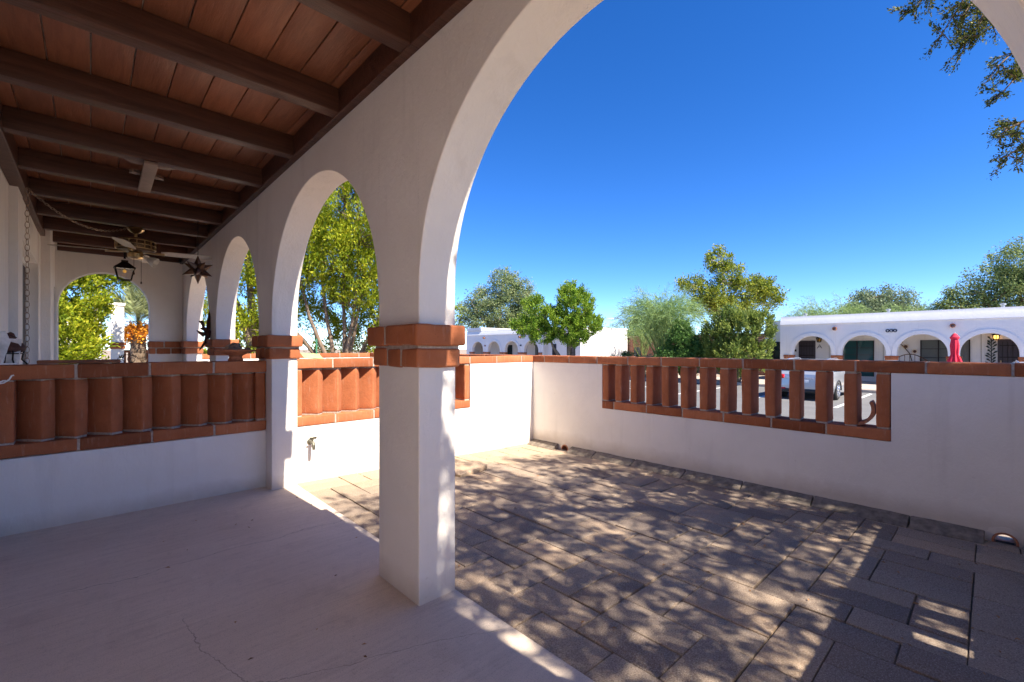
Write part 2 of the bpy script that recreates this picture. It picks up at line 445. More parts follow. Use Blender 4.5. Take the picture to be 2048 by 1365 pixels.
# patio paving: two to one slabs laid both ways on a square module, falling gently away from the house
def pz(x): return -.014-.076*(x-1.326)/3.07
U = .1945; NX = 16; NY = 58; X0 = 1.330; Y0 = .06-3*U
grid = np.zeros((NX, NY), int); dom = []
rg = random.Random(11)
for j in range(NY):
    for i in range(NX):
        if grid[i, j]: continue
        h = i+1 < NX and not grid[i+1, j]; v = j+1 < NY and not grid[i, j+1]
        if h and v: o_ = 'v' if rg.random() < .5 else 'h'
        else: o_ = 'h' if h else ('v' if v else 's')
        w, l = {'h': (2, 1), 'v': (1, 2), 's': (1, 1)}[o_]
        for a in range(w):
            for b in range(l): grid[i+a, j+b] = 1
        dom.append((i, j, w, l))
pv = MB()
for n_, (i, j, w, l) in enumerate(dom):
    near = j < 25
    g = rg.uniform(.0015, .0045)
    x0 = X0+i*U+g; x1 = min(X0+(i+w)*U-g, 4.40); y0 = Y0+j*U+g; y1 = Y0+(j+l)*U-g
    dz = rg.gauss(0, .0022); tx = rg.gauss(0, .004); ty = rg.gauss(0, .004)
    b0 = len(pv.v)
    pv.rbox((x0, y0, -.06), (x1, y1, 0), .005, .2 if near else .4, .0012, 0, None, n_)
    xc, yc = (x0+x1)/2, (y0+y1)/2
    for k in range(b0, len(pv.v)):
        x, y, z = pv.v[k]; pv.v[k] = (x, y, z+pz(x)+dz+(x-xc)*tx+(y-yc)*ty)
structure(pv.build('patio_paving', PAVER))
ps = MB(); ps.add([(1.32, -.7, pz(1.32)-.012), (4.5, -.7, pz(4.5)-.012), (4.5, 10.9, pz(4.5)-.012), (1.32, 10.9, pz(1.32)-.012)], [(0, 1, 2, 3)])
structure(ps.build('patio_bed', SOIL))
# raised earth under the patio, outside face
eb = MB(); eb.box((1.33, -6, -.7), (4.60, 11, -.16)); eb.box((-8, -6, -.7), (1.30, 60, -.17))
structure(eb.build('terrace', SOIL))

# dry leaves lying on the patio
lf = MB(); rl = random.Random(5)
for k in range(150):
    if k < 85: x = rl.uniform(1.4, 4.3); y = rl.uniform(.0, 4.1)
    elif k < 130: x = rl.uniform(2.2, 4.3); y = rl.uniform(-.1, 1.3)
    else: x = rl.uniform(.1, 1.25); y = rl.uniform(1.1, 4.1)
    z = (pz(x) if x > 1.33 else 0)+.006; s_ = rl.uniform(.006, .016); a = rl.uniform(0, 6.28)
    M = Matrix.Translation((x, y, z)) @ Matrix.Rotation(a, 4, 'Z') @ Matrix.Rotation(rl.uniform(-.5, .5), 4, 'X')
    lf.add([(-s_, 0, 0), (0, -s_*.45, .004), (s_, 0, .001), (0, s_*.45, .005)], [(0, 1, 2, 3)], 0, False, M)
tag(lf.build('fallen_leaves', m_leaf('dry_leaf', (.16, .075, .03), (.40, .20, .08), None, .1)), 'small dry brown leaves scattered over the patio slabs', 'fallen leaves', None, 'stuff')

lp = MB(); M = Matrix.Translation((2.78, 3.62, pz(2.78)+.022)) @ Matrix.Rotation(R(7), 4, 'Z') @ Matrix.Rotation(R(-5), 4, 'Y') @ Matrix.Rotation(R(4), 4, 'X')
lp.rbox((-.19, -.10, -.025), (.19, .10, .025), .007, .04, .006, 0, M, 3, 14)
tag(lp.build('loose_paver', PAVER), 'loose broken paving slab lying crooked at the foot of the sunlit side wall', 'paving slab')
# ------------------------------------------------------------------ the house with its arcade
XI, XO = 1.112, 1.320
PER = 2.327; P1 = 1.816; PW = .400
house = thing('porch_house', 'white stucco porch house with big round arches, brown beam ceiling and brick collared pillars', 'house', (0, 2, 0))
mb = MB()
PN = [-.478, 1.816, 4.150, 6.470, 8.770]
ops = [(a+PW, b, .065 if b == P1 else 0) for a, b in zip(PN[:-1], PN[1:])]
arcade(mb, XI, XO, -1.4, 9.53, ops, 1.415, -.3, 3.5, 56)
mb.build('arcade_wall', STUCCO, house, .007)
for k, y in enumerate(PN):
    c = MB()
    o1, o2 = (.026, .014) if k == 0 else (.047, .022)
    js = [y-o1, y-o1+.3, y+PW+o1] if k % 2 == 0 else [y-o1, y+.25, y+PW+o1]
    course(c, 'Y', js, XI-o1, XO+o1-.015, 1.214, 1.312, .014, .013, 0, 1, .004)
    course(c, 'Y', [y-o2, y+.135, y+.27, y+PW+o2], XI-o2, XO+o2-.006, 1.110, 1.200, .014, .012, 0, 1, .004)
    c.box((XI-.012, y-.012, 1.19), (XO+.010, y+PW+.012, 1.225), 1)
    c.build('pillar_collar', [BRICK, MORTAR], house)
# end wall of the porch with its own arch
ew = MB(); sub = MB(); arcade(sub, 9.13, 9.33, -.36, XI-.004, [(-.345, .68)], 1.83, -.1, 2.74, 40)
ew.v = [(y, x, z) for x, y, z in sub.v]; ew.f, ew.m, ew.sm = [f[::-1] for f in sub.f], sub.m, sub.sm
ew.build('end_wall', STUCCO, house, .006)
c = MB(); course(c, 'X', [.665, .86, XI-.05], 9.13-.045, 9.36, 1.214, 1.312, .014, .012); course(c, 'X', [.67, .76, .95, XI-.025], 9.13-.02, 9.345, 1.110, 1.200, .014, .012)
c.box((.675, 9.115, 1.19), (XI-.04, 9.34, 1.225), 1); c.build('pillar_collar', [BRICK, MORTAR], house)
# house wall with projecting pilasters and recessed doors
plan = [(-.95, -5.49), (-.5, -5.49), (-.5, 5.60), (-.447, 5.60), (-.447, 5.95), (-.575, 5.95), (-.575, 7.63), (-.447, 7.63), (-.447, 7.91), (-.362, 7.91), (-.362, 8.60), (-.43, 8.60), (-.43, 9.04), (-.352, 9.04), (-.352, 9.128), (-.95, 9.128)]
mb = MB(); mb.prism(plan, 0, 2.74); mb.box((-.575, 5.953, 2.19), (-.452, 7.627, 2.735)); mb.box((-.43, 8.603, 2.05), (-.366, 9.037, 2.735))
mb.build('house_wall', STUCCO, house)
d = MB(); d.box((-.574, 6.02, .02), (-.545, 7.56, 2.12)); dd = d.build('door', DARK, house)
h = MB(); h.tube([(-.545, 7.40, 1.0), (-.515, 7.40, 1.0), (-.515, 7.30, 1.0)], .009, 8); h.build('handle', BRASS, dd)
f = MB(); f.box((-.574, 5.955, 0), (-.53, 6.018, 2.185)); f.box((-.574, 7.562, 0), (-.53, 7.625, 2.185)); f.box((-.574, 6.018, 2.122), (-.53, 7.562, 2.185)); f.build('door_frame', WHITE, house)
w = MB(); w.box((-.428, 8.63, .6), (-.405, 9.02, 2.0)); ww = w.build('window', BLACKGLASS, house)
f = MB()
for z in (.6, 1.3, 1.97): f.box((-.404, 8.63, z), (-.390, 9.02, z+.03))
f.box((-.404, 8.63, .631), (-.391, 8.655, 1.969)); f.box((-.404, 8.995, .631), (-.391, 9.02, 1.969)); f.build('window_frame', WHITE, ww)
# ceiling
mb = MB(); rb = random.Random(3)
for n_ in range(-4, 8):
    x0 = -.17+.1695*n_
    if x0 > 1.1: continue
    x1 = min(x0+.1695, 1.13)
    mb.rbox((max(x0, -.9)+.0022, -1.39, 2.735), (x1-.0022, 9.33, 2.757), .004, .8, .0008, 0, None, n_)
mb.build('ceiling_boards', BOARD, house)
mb = MB(); mb.box((-6, -5.49, 2.76), (-.52, 9.52, 2.95)); mb.box((-.519, -1.4, 2.76), (XI, 9.52, 2.95)); mb.build('roof', STUCCO_FAR, house)  # porch roof, ceiling and arcade cut short behind the camera to admit bounced sunlight
for n_ in range(-8, 10):
    y = 1.811+.812*n_
    if y > 9.0 or y < -1.15: continue
    b = MB(); b.rbox((-.46 if y < 7.8 else -.36, y, 2.59), (1.066, y+.09, 2.733), .005, .12, .0022, 0, None, n_+20, 5)
    b.build('ceiling_beam', BEAM, house)
b = MB(); b.rbox((1.064, -1.38, 2.586), (1.112, 9.12, 2.734), .005, .6, .001); b.build('ledger_board', BEAM, house)
b = MB(); b.rbox((-.498, -1.38, 2.56), (-.405, 7.86, 2.734), .006, .6, .001); b.build('ledger_board', BEAM, house)
b = MB(); b.rbox((-.35, 9.075, 2.60), (1.06, 9.126, 2.733), .004, .3, .001); b.build('ledger_board', BEAM, house)
# clay roof spouts above the pillars
for y in PN[1:]:
    y += PW/2; c = MB()
    c.lathe([(.058, -.1), (.085, -.1), (.085, .09), (.066, .09), (.058, -.1)], 20, 0, Matrix.Translation((XO, y, 2.82)) @ Matrix.Rotation(R(90), 4, 'Y'))
    c.build('roof_spout', CLAY, house)

# ------------------------------------------------------------------ low walls
def joints(a, b, first, step=.4065):
    j = [a]; x = first
    while x < b-.06: j.append(x); x += step
    return j+[b]
def profile_wall(mb, axis, poly, c0, c1):
    """wall whose side outline is poly (along, z), extruded across c0..c1"""
    n = len(poly); P = lambda a, c, z: (a, c, z) if axis == 'X' else (c, a, z)
    vs = [P(a, c0, z) for a, z in poly]+[P(a, c1, z) for a, z in poly]
    mb.add(vs, [tuple(range(n)), tuple(range(n, 2*n))[::-1]]+[(i, (i+1) % n, n+(i+1) % n, n+i) for i in range(n)])
# porch divider with turned balusters
YL = 4.30
dv = thing('porch_divider_wall', 'low white wall with slanted brick balusters crossing the porch in front of the hanging lantern', 'wall', (.3, 4.4, 0))
mb = MB(); mb.rbox((-.499, YL+.004, -.05), (1.111, YL+.20, .489), .005, .4, 0); mb.build('stucco_base', STUCCO, dv)
mb = MB(); course(mb, 'X', [-.495, -.061, .335, .731, 1.111], YL-.004, YL+.206, .494, .578); mb.build('brick_sill', [BRICK, MORTAR], dv)
mb = MB(); course(mb, 'X', [-.495, -.074, .322, .725, 1.111], YL-.006, YL+.208, .996, 1.092); mb.build('brick_cap', [BRICK, MORTAR], dv)
for x in (-.238, -.076, .111, .280, .455, .633, .808, .972):
    mb = MB(); block(mb, (x, YL+.002), R(43), .20, .09, .58, .996); mb.build('baluster', [BRICK, MORTAR], dv)
for x, w_ in ((-.455, .096), (1.030, .078)):
    mb = MB(); block(mb, (x, YL+.002), 0, .20, w_, .58, .996); mb.build('baluster', [BRICK, MORTAR], dv)
# sunlit side wall of the patio
YA = 4.262
wa = thing('patio_side_wall', 'sunlit low white wall with slanted brick balusters and brick cap, behind the front pillar', 'wall', (2.8, 4.36, 0))
mb = MB(); profile_wall(mb, 'X', [(1.318, -.6), (4.392, -.6), (4.392, 1.013), (3.3145, 1.013), (3.3145, .488), (1.318, .488)], YA, YA+.208)
mb.build('stucco_base', STUCCO, wa)
mb = MB(); course(mb, 'X', [1.322, 1.70, 2.09, 2.50, 2.905, 3.314], YA-.004, YA+.212, .491, .577); mb.build('brick_sill', [BRICK, MORTAR], wa)
mb = MB(); course(mb, 'X', [1.322, 1.673, 2.083, 2.493, 2.903, 3.312, 3.74, 4.18, 4.393], YA-.006, YA+.214, 1.014, 1.100); mb.build('brick_cap', [BRICK, MORTAR], wa)
for k in range(9):
    mb = MB(); block(mb, (1.54+.181*k, YA+.003), R(43), .20, .09, .578, 1.012); mb.build('baluster', [BRICK, MORTAR], wa)
for x in (1.326, 3.236):
    mb = MB(); block(mb, (x, YA+.003), 0, .20, .073, .578, 1.012); mb.build('baluster', [BRICK, MORTAR], wa)
# front wall of the patio
XB = 4.395
wb = thing('patio_front_wall', 'long low white wall with upright brick balusters between patio and parking road', 'wall', (4.5, 1.8, 0))
mb = MB()
DR = [(-.145, .005), (3.64, 3.745)]      # drain openings at the foot
profile_wall(mb, 'Y', [(-.7, -.6), (-.145, -.6), (-.145, .0), (.005, .0), (.005, -.6), (3.64, -.6), (3.64, .0), (3.745, .0), (3.745, -.6), (4.47, -.6), (4.47, 1.013), (3.128, 1.013), (3.128, .494), (.508, .494), (.508, 1.013), (-.7, 1.013)], XB, XB+.2)
for a, b in DR: mb.box((XB+.001, a+.001, -.6), (XB+.199, b-.001, -.13))
mb.build('stucco_base', STUCCO, wb)
mb = MB(); course(mb, 'Y', [.509, .917, 1.325, 1.737, 2.145, 2.55, 2.965, 3.126], XB-.005, XB+.206, .496, .583); mb.build('brick_sill', [BRICK, MORTAR], wb)
mb = MB(); course(mb, 'Y', [-.7, -.51, -.105, .314, .723, 1.146, 1.56, 1.966, 2.376, 2.779, 3.198, 3.629, 4.05, 4.47], XB-.008, XB+.212, 1.016, 1.102); mb.build('brick_cap', [BRICK, MORTAR], wb)
for y in (3.127, 2.95, 2.753, 2.556, 2.373, 2.166, 1.969, 1.773, 1.575, 1.379, 1.187, .995, .799, .598):
    mb = MB(); block(mb, (XB, y), R(-90+random.uniform(-2, 5)), .20, .085, .584, 1.015); mb.build('baluster', [BRICK, MORTAR], wb)
# edging along the foot of the wall
mb = MB(); ys = [-.69, -.15, .40, 1.0, 1.55, 2.1, 2.68, 3.2, 3.58, 3.80, 4.255]
for a, b in zip(ys[:-1], ys[1:]):
    if a in (-.15, 3.58): 
        a = .02 if a == -.15 else a
    if abs(a-3.58) < .01: continue
    b0 = len(mb.v); mb.rbox((XB-.13, a+.004, -.12), (XB-.001, b-.004, -.026), .007, .05, .005, 0, None, int(a*10))
    for k in range(b0, len(mb.v)):
        x, y, z = mb.v[k]; mb.v[k] = (x, y, z - max(0, (XB-.02-x))*.52)
mb.build('edging', m_plain('edging_mortar', (.20, .165, .13), .95, var=.4, bump=.6, scale=18), wb)
for (a, b), r in zip(DR, (.050, .042)):
    yc = (a+b)/2; M = Matrix.Translation((XB+.1, yc, -.078)) @ Matrix.Rotation(R(90), 4, 'Y')
    c = MB(); c.lathe([(r, -.112), (r+.012, -.112), (r+.012, .12), (r, .12), (r, -.112)], 24, 0, M); c.build('drain_pipe', CLAY, wb)
    c = MB(); c.lathe([(r+.010, -.104), (r+.04, -.1035), (r+.055, -.097), (r+.010, -.097)], 24, 0, M); c.build('drain_surround', STUCCO, wb)
# rear side wall of the patio (its shadow falls across the near slabs)
wr = thing('patio_rear_wall', 'low white side wall with upright brick balusters just out of view behind the camera', 'wall', (2.8, -.6, 0))
mb = MB(); profile_wall(mb, 'X', [(1.33, -.6), (4.385, -.6), (4.385, 1.012), (3.16, 1.012), (3.16, .49), (2.52, .49), (2.52, 1.012), (1.33, 1.012)], -.695, -.495); mb.build('stucco_base', STUCCO, wr)
mb = MB(); course(mb, 'X', joints(1.33, 4.385, 1.7), -.70, -.49, 1.014, 1.100); mb.build('brick_cap', [BRICK, MORTAR], wr)
mb = MB(); course(mb, 'X', [2.525, 2.85, 3.155], -.70, -.49, .491, .577); mb.build('brick_sill', [BRICK, MORTAR], wr)
for x in (2.525, 2.69, 2.885, 3.085):
    mb = MB(); block(mb, (x, -.695), 0, .20, .07 if x == 3.085 else .09, .578, 1.012); mb.build('baluster', [BRICK, MORTAR], wr)
# the next patio beyond the side wall
wn = thing('neighbour_front_wall', 'brick capped low wall running on along the road beyond the sunlit side wall', 'wall', (4.5, 6.9, 0))
mb = MB(); mb.box((XB, 4.475, -.6), (XB+.2, 9.14, 1.010)); mb.build('stucco_base', STUCCO, wn)
mb = MB(); course(mb, 'Y', joints(4.475, 9.36, 4.88), XB-.008, XB+.212, 1.014, 1.102, step=.12); mb.build('brick_cap', [BRICK, MORTAR], wn)
wn = thing('neighbour_side_wall', 'white topped low wall with brick cap under the tall juniper, beyond the tap', 'wall', (2.8, 9.2, 0))
mb = MB(); mb.box((1.325, 9.145, -.6), (XB-.005, 9.35, 1.010)); mb.build('stucco_base', STUCCO, wn)
mb = MB(); course(mb, 'X', joints(1.325, XB-.012, 1.7), 9.135, 9.36, 1.014, 1.100, step=.12); mb.build('brick_cap', [BRICK, MORTAR], wn)


# ------------------------------------------------------------------ things hung in the porch and set on its walls
def pyramid(mb, apex, base_c, axis, r, n=5, mi=0):
    axis = Vector(axis).normalized(); u = axis.orthogonal().normalized(); w = axis.cross(u)
    vs = [Vector(base_c)+(u*math.cos(2*PI*k/n)+w*math.sin(2*PI*k/n))*r for k in range(n)]+[Vector(apex)]
    mb.add(vs, [(k, (k+1) % n, n) for k in range(n)], mi)
def link_chain(mb, pts, link=.05, wid=.026, wire=.0032, mi=0):
    pts = [Vector(p) for p in pts]; out = []; acc = 0
    seg = [(a, b, (b-a).length) for a, b in zip(pts[:-1], pts[1:])]
    tot = sum(x[2] for x in seg); n = int(tot/(link*.82)); i = 0
    for k in range(n):
        s_ = (k+.5)*tot/n; q = 0
        for a, b, L in seg:
            if q+L >= s_: break
            q += L
        c = a+(b-a)*((s_-q)/L); d = (b-a).normalized()
        u = d.orthogonal().normalized() if abs(d.z) < .9 else Vector((1, 0, 0))
        u = Matrix.Rotation(k*PI/2+.4, 3, d) @ u
        ring = [c+d*(link/2)*math.cos(2*PI*j/10)+u*(wid/2)*math.sin(2*PI*j/10) for j in range(10)]
        mb.tube(ring, wire, 5, mi, False, None, True)

# ceiling fan
FX, FY = .38, 6.77
fan = thing('ceiling_fan', 'antique brass ceiling fan with cream blades hanging under the porch beams', 'ceiling fan', (FX, FY, 2.59))
T = Matrix.Translation((FX, FY, 0))
mb = MB(); mb.lathe([(.0, 2.595), (.075, 2.59), (.08, 2.57), (.055, 2.545), (.018, 2.525), (.014, 2.47), (.014, 2.44)], 24, 0, T); mb.build('canopy', BRASS, fan)
mb = MB(); mb.lathe([(.014, 2.475), (.10, 2.47), (.165, 2.455), (.178, 2.43), (.178, 2.35), (.165, 2.325), (.10, 2.31), (0, 2.31)], 32, 0, T); mo = mb.build('motor_housing', m_plain('antique_bronze', (.16, .11, .065), .35, .8, var=.4), fan)
mb = MB()
for k in range(16):
    a = 2*PI*k/16; mb.tube([(FX+.181*math.cos(a), FY+.181*math.sin(a), 2.345), (FX+.181*math.cos(a), FY+.181*math.sin(a), 2.435)], .006, 6)
for z in (2.345, 2.39, 2.435): mb.tube([(FX+.181*math.cos(2*PI*k/32), FY+.181*math.sin(2*PI*k/32), z) for k in range(32)], .006, 6, 0, False, None, True)
mb.build('brass_grille', BRASS, mo)
mb = MB(); mb.lathe([(0, 2.312), (.06, 2.312), (.075, 2.295), (.075, 2.25), (.05, 2.232), (0, 2.232)], 24, 0, T); mb.build('switch_housing', BRASS, fan)
for k in range(4):
    M = T @ Matrix.Rotation(R(-14+90*k), 4, 'Z') @ Matrix.Translation((0, 0, 2.318)) @ Matrix.Rotation(R(-12), 4, 'X')
    mb = MB()
    prof = [(.24, -.05), (.34, -.065), (.62, -.072), (.70, -.06), (.735, -.03), (.735, .03), (.70, .06), (.62, .072), (.34, .065), (.24, .05)]
    mb.prism(prof, -.004, .004, 0, M); bl = mb.build('blade', CREAM, fan, .002)
    mb = MB(); mb.tube([M @ Vector((.09, 0, .0)), M @ Vector((.16, 0, -.012)), M @ Vector((.27, 0, -.008))], [.014, .012, .02], 8); mb.build('blade_bracket', BRASS, bl)
for k in range(1):
    a = R(-28); p = Vector((FX+.07*math.cos(a), FY+.07*math.sin(a), 2.265)); d = Vector((math.cos(a), math.sin(a), -.55)).normalized()
    M = Matrix.Translation(p) @ d.to_track_quat('Z', 'Y').to_matrix().to_4x4()
    mb = MB(); mb.lathe([(.012, 0), (.016, .05), (.03, .06), (.05, .10), (.058, .145), (.054, .145), (.046, .10), (.02, .065)], 20, 0, M); mb.build('lamp_shade', MILK, fan)
for x, z in ((.045, 1.97), (-.02, 2.07)):
    mb = MB(); mb.tube([(FX+x, FY-.05, 2.24), (FX+x, FY-.05, z)], .0022, 5); mb.lathe([(0, z-.03), (.009, z-.02), (.006, z), (0, z+.004)], 10, 0, Matrix.Translation((FX+x, FY-.05, 0))); mb.build('pull_chain', BRONZE, fan)

# lantern
LX, LY = .35, 8.40
ln = thing('hanging_lantern', 'black iron lantern with clear panes hanging by the end arch', 'lantern', (LX, LY, 2.59))
mb = MB()
mb.tube([(LX, LY, 2.60), (LX, LY, 2.47)], .012, 8); mb.lathe([(.05, 2.595), (.05, 2.58), (.015, 2.575)], 16, 0, Matrix.Translation((LX, LY, 0)))
a_, b_ = .120, .034
mb.add([(LX-a_, LY-a_, 2.335), (LX+a_, LY-a_, 2.335), (LX+a_, LY+a_, 2.335), (LX-a_, LY+a_, 2.335), (LX-b_, LY-b_, 2.42), (LX+b_, LY-b_, 2.42), (LX+b_, LY+b_, 2.42), (LX-b_, LY+b_, 2.42)],
       [(0, 1, 5, 4), (1, 2, 6, 5), (2, 3, 7, 6), (3, 0, 4, 7), (4, 5, 6, 7), (3, 2, 1, 0)])
mb.box((LX-.037, LY-.037, 2.419), (LX+.037, LY+.037, 2.445)); mb.build('lantern_roof', IRON, ln)
mb = MB(); t_, o_ = .103, .068
for sx in (-1, 1):
    for sy in (-1, 1): mb.tube([(LX+sx*t_, LY+sy*t_, 2.335), (LX+sx*o_, LY+sy*o_, 2.165)], .007, 6)
for z, q in ((2.332, t_), (2.168, o_)):
    P = [(LX-q, LY-q, z), (LX+q, LY-q, z), (LX+q, LY+q, z), (LX-q, LY+q, z)]
    for i in range(4): mb.tube([P[i], P[(i+1) % 4]], .008, 6)
mb.build('lantern_frame', IRON, ln)
mb = MB(); q, w_ = t_-.006, o_-.005
P0 = [(-1, -1), (1, -1), (1, 1), (-1, 1)]
for i in range(4):
    (ax, ay), (bx, by) = P0[i], P0[(i+1) % 4]
    mb.add([(LX+ax*w_, LY+ay*w_, 2.172), (LX+bx*w_, LY+by*w_, 2.172), (LX+bx*q, LY+by*q, 2.328), (LX+ax*q, LY+ay*q, 2.328)], [(0, 1, 2, 3)])
mb.build('lantern_glass', CLEAR, ln)
mb = MB(); mb.tube([(LX, LY, 2.36), (LX, LY, 2.315)], .012, 8); mb.build('lamp_socket', IRON, ln)
mb = MB(); mb.lathe([(0, 2.317), (.015, 2.312), (.022, 2.295), (.018, 2.275), (0, 2.268)], 14, 0, Matrix.Translation((LX, LY, 0))); mb.build('bulb', DIM, ln)

# star pendant
SX, SY, SZ = .85, 5.90, 2.055
st = thing('star_pendant', 'dark metal pointed star hanging on a chain beside the inner arches', 'star ornament', (SX, SY, 2.59))
mb = MB(); g = (1+5**.5)/2
dirs = [Vector(v).normalized() for v in [(0, 1, g), (0, -1, g), (0, 1, -g), (0, -1, -g), (1, g, 0), (-1, g, 0), (1, -g, 0), (-1, -g, 0), (g, 0, 1), (g, 0, -1), (-g, 0, 1), (-g, 0, -1)]]
rot = Matrix.Rotation(R(31.7), 3, 'X'); rot = Matrix.Rotation(R(20), 3, 'Z') @ rot
c0 = Vector((SX, SY, SZ))
for d in dirs:
    d = rot @ d; pyramid(mb, c0+d*.160, c0+d*.053, d, .040, 5)
bm_ = bmesh.new(); bmesh.ops.create_icosphere(bm_, subdivisions=2, radius=.058); mb.add([v.co+c0 for v in bm_.verts], [tuple(v.index for v in f.verts) for f in bm_.faces]); bm_.free()
mb.build('star', BRONZE, st)
mb = MB(); link_chain(mb, [(SX, SY, 2.592), (SX, SY, SZ+.16)], .022, .012, .0018); mb.build('chain', IRON, st)

# swag chain along the beams and its loose end
ch = MB(); A_, B_ = Vector((-.39, 5.55, 2.55)), Vector((.33, 6.74, 2.585))
sw = [A_.lerp(B_, t/16)+Vector((0, 0, -.16*4*(t/16)*(1-t/16))) for t in range(17)]
link_chain(ch, sw, .040, .020, .0030)
link_chain(ch, [A_, Vector((-.392, 5.55, 1.02))], .058, .030, .0023)
tag(ch.build('swag_chain', m_plain('aged_chain', (.30, .22, .16), .45, .8, var=.3)), 'brass link chain draped from the left beam to the ceiling fan, one end hanging', 'chain')

# plank with carved leaves between two beams
pk = thing('ceiling_bracket', 'taupe wooden plank with carved leaves fixed between two ceiling beams', 'bracket', (.33, 4.65, 2.59))
mb = MB(); M = Matrix.Translation((.333, 4.66, 2.574)) @ Matrix.Rotation(R(-.8), 4, 'Z'); mb.rbox((-.042, -.40, -.010), (.042, .40, .012), .004, .1, .0008, 0, M); mb.build('plank', TAUPE, pk)
def leaf3d(mb, c, d, L, W, th):
    d = Vector(d).normalized(); u = Vector((0, 0, 1)).cross(d).normalized(); w = d.cross(u); n = 10
    for s_ in (-1, 1):
        vs = []; 
        for i in range(n+1):
            t = i/n; ww = W*math.sin(PI*min(1, t*.9+.1))**.8*(1-.15*math.cos(t*18))
            p = Vector(c)+d*L*t
            vs += [p, p+u*s_*ww+w*th*.2, p+u*s_*ww*.5+w*th]
        mb.add(vs, [f for i in range(n) for f in ((3*i, 3*i+3, 3*i+5, 3*i+2), (3*i+2, 3*i+5, 3*i+4, 3*i+1), (3*i+1, 3*i+4, 3*i+3, 3*i))], 0, True)
for c, d, L, W in (((.37, 4.42, 2.60), (1, -.15, .1), .13, .06), ((.295, 4.44, 2.605), (-1, -.1, .1), .12, .06), ((.375, 4.72, 2.60), (1, .35, .05), .075, .035), ((.29, 4.70, 2.60), (-1, .3, .05), .07, .035)):
    mb = MB(); leaf3d(mb, c, d, L, W, .035); mb.build('carved_leaf', TAUPE, pk)

# bird ornament on the third pillar
bo = thing('bird_ornament', 'dark driftwood bird with raised wing and long tail fixed to the third pillar', 'bird ornament', (1.09, 6.80, 1.42))
mb = MB(); Y_ = 6.80
mb.tube([(1.00, Y_-.02, 1.445), (1.03, Y_-.02, 1.45), (1.065, Y_-.01, 1.435), (1.09, Y_, 1.40), (1.08, Y_, 1.345), (1.055, Y_, 1.28), (1.02, Y_, 1.215), (.99, Y_, 1.17)], [.006, .022, .034, .040, .028, .016, .012, .004], 10)
mb.tube([(1.04, Y_-.02, 1.44), (1.03, Y_-.02, 1.50), (1.01, Y_-.02, 1.535), (.985, Y_-.02, 1.54)], [.014, .018, .020, .004], 8); mb.build('body', DKCLAY, bo)
for pts in ([(1.085, Y_, 1.42), (1.097, Y_+.01, 1.52), (1.10, Y_+.01, 1.60), (1.10, Y_+.02, 1.68)], [(1.06, Y_-.03, 1.40), (1.02, Y_-.08, 1.37), (.985, Y_-.10, 1.395), (.95, Y_-.11, 1.42)]):
    mb = MB(); mb.tube(pts, [.020, .026, .018, .003], 8); mb.build('wing', DKCLAY, bo)

# clay bowl on the divider
bw = thing('clay_bowl', 'small footed clay bowl with a rough shell on the porch divider beside the second pillar', 'bowl', (.90, 4.40, 1.095))
T = Matrix.Translation((.90, 4.40, 1.093))
mb = MB(); mb.lathe([(0, 0), (.055, 0), (.058, .008), (.046, .03), (.052, .045), (.10, .068), (.150, .082), (.158, .094), (.150, .096), (.09, .082), (.04, .068), (0, .066)], 28, 0, T); mb.build('bowl', CLAY, bw)
mb = MB(); bm_ = bmesh.new(); bmesh.ops.create_icosphere(bm_, subdivisions=3, radius=.06)
for v in bm_.verts: v.co = Vector((v.co.x*1.05, v.co.y, v.co.z*.85))*(1+.3*noise.noise(v.co*30))
mb.add([v.co+Vector((.89, 4.40, 1.195)) for v in bm_.verts], [tuple(v.index for v in f.verts) for f in bm_.faces], 0, True)
for v in bm_.verts: v.co *= .42
mb.add([v.co+Vector((.99, 4.39, 1.185)) for v in bm_.verts], [tuple(v.index for v in f.verts) for f in bm_.faces], 0, True); bm_.free()
mb.build('shell', m_plain('shell_rock', (.22, .16, .13), .8, var=.6, bump=.6, scale=25), bw)

mb = MB(); mb.rbox((-.262, 4.325, 1.0945), (.157, 4.47, 1.118), .005, .08, .001); tag(mb.build('clay_tray', m_plain('brown_tray', (.22, .085, .045), .8, bump=.3)), 'flat brown clay tray lying on the porch divider at left', 'tray')
# pot on a wire stand
po = thing('clay_pot', 'round dark clay pot with a small figure on its lid, on a curved iron stand', 'pot', (-.385, 4.42, 1.095))
T = Matrix.Translation((-.392, 4.42, 0))
mb = MB(); mb.lathe([(0, 1.168), (.05, 1.170), (.074, 1.185), (.078, 1.205), (.066, 1.23), (.04, 1.248), (.030, 1.262), (0, 1.264)], 24, 0, T); mb.build('pot', DKCLAY, po)
mb = MB(); mb.tube([(-.392, 4.42, 1.255), (-.388, 4.415, 1.285), (-.378, 4.41, 1.30)], [.032, .026, .012], 10); mb.tube([(-.40, 4.42, 1.27), (-.42, 4.415, 1.29), (-.425, 4.41, 1.275)], [.018, .014, .004], 8); mb.build('figure', DKCLAY, po)
mb = MB()
for k in range(4):
    a = R(20+90*k); ca, sa = math.cos(a), math.sin(a)
    mb.tube([(-.392+.070*ca, 4.42+.070*sa, 1.185), (-.392+.062*ca, 4.42+.062*sa, 1.15), (-.392+.058*ca, 4.42+.058*sa, 1.125), (-.392+.085*ca, 4.42+.085*sa, 1.094)], .0045, 6)
mb.tube([(-.392+.066*math.cos(2*PI*k/20), 4.42+.066*math.sin(2*PI*k/20), 1.165) for k in range(20)], .004, 6, 0, False, None, True); mb.build('stand', IRON, po)
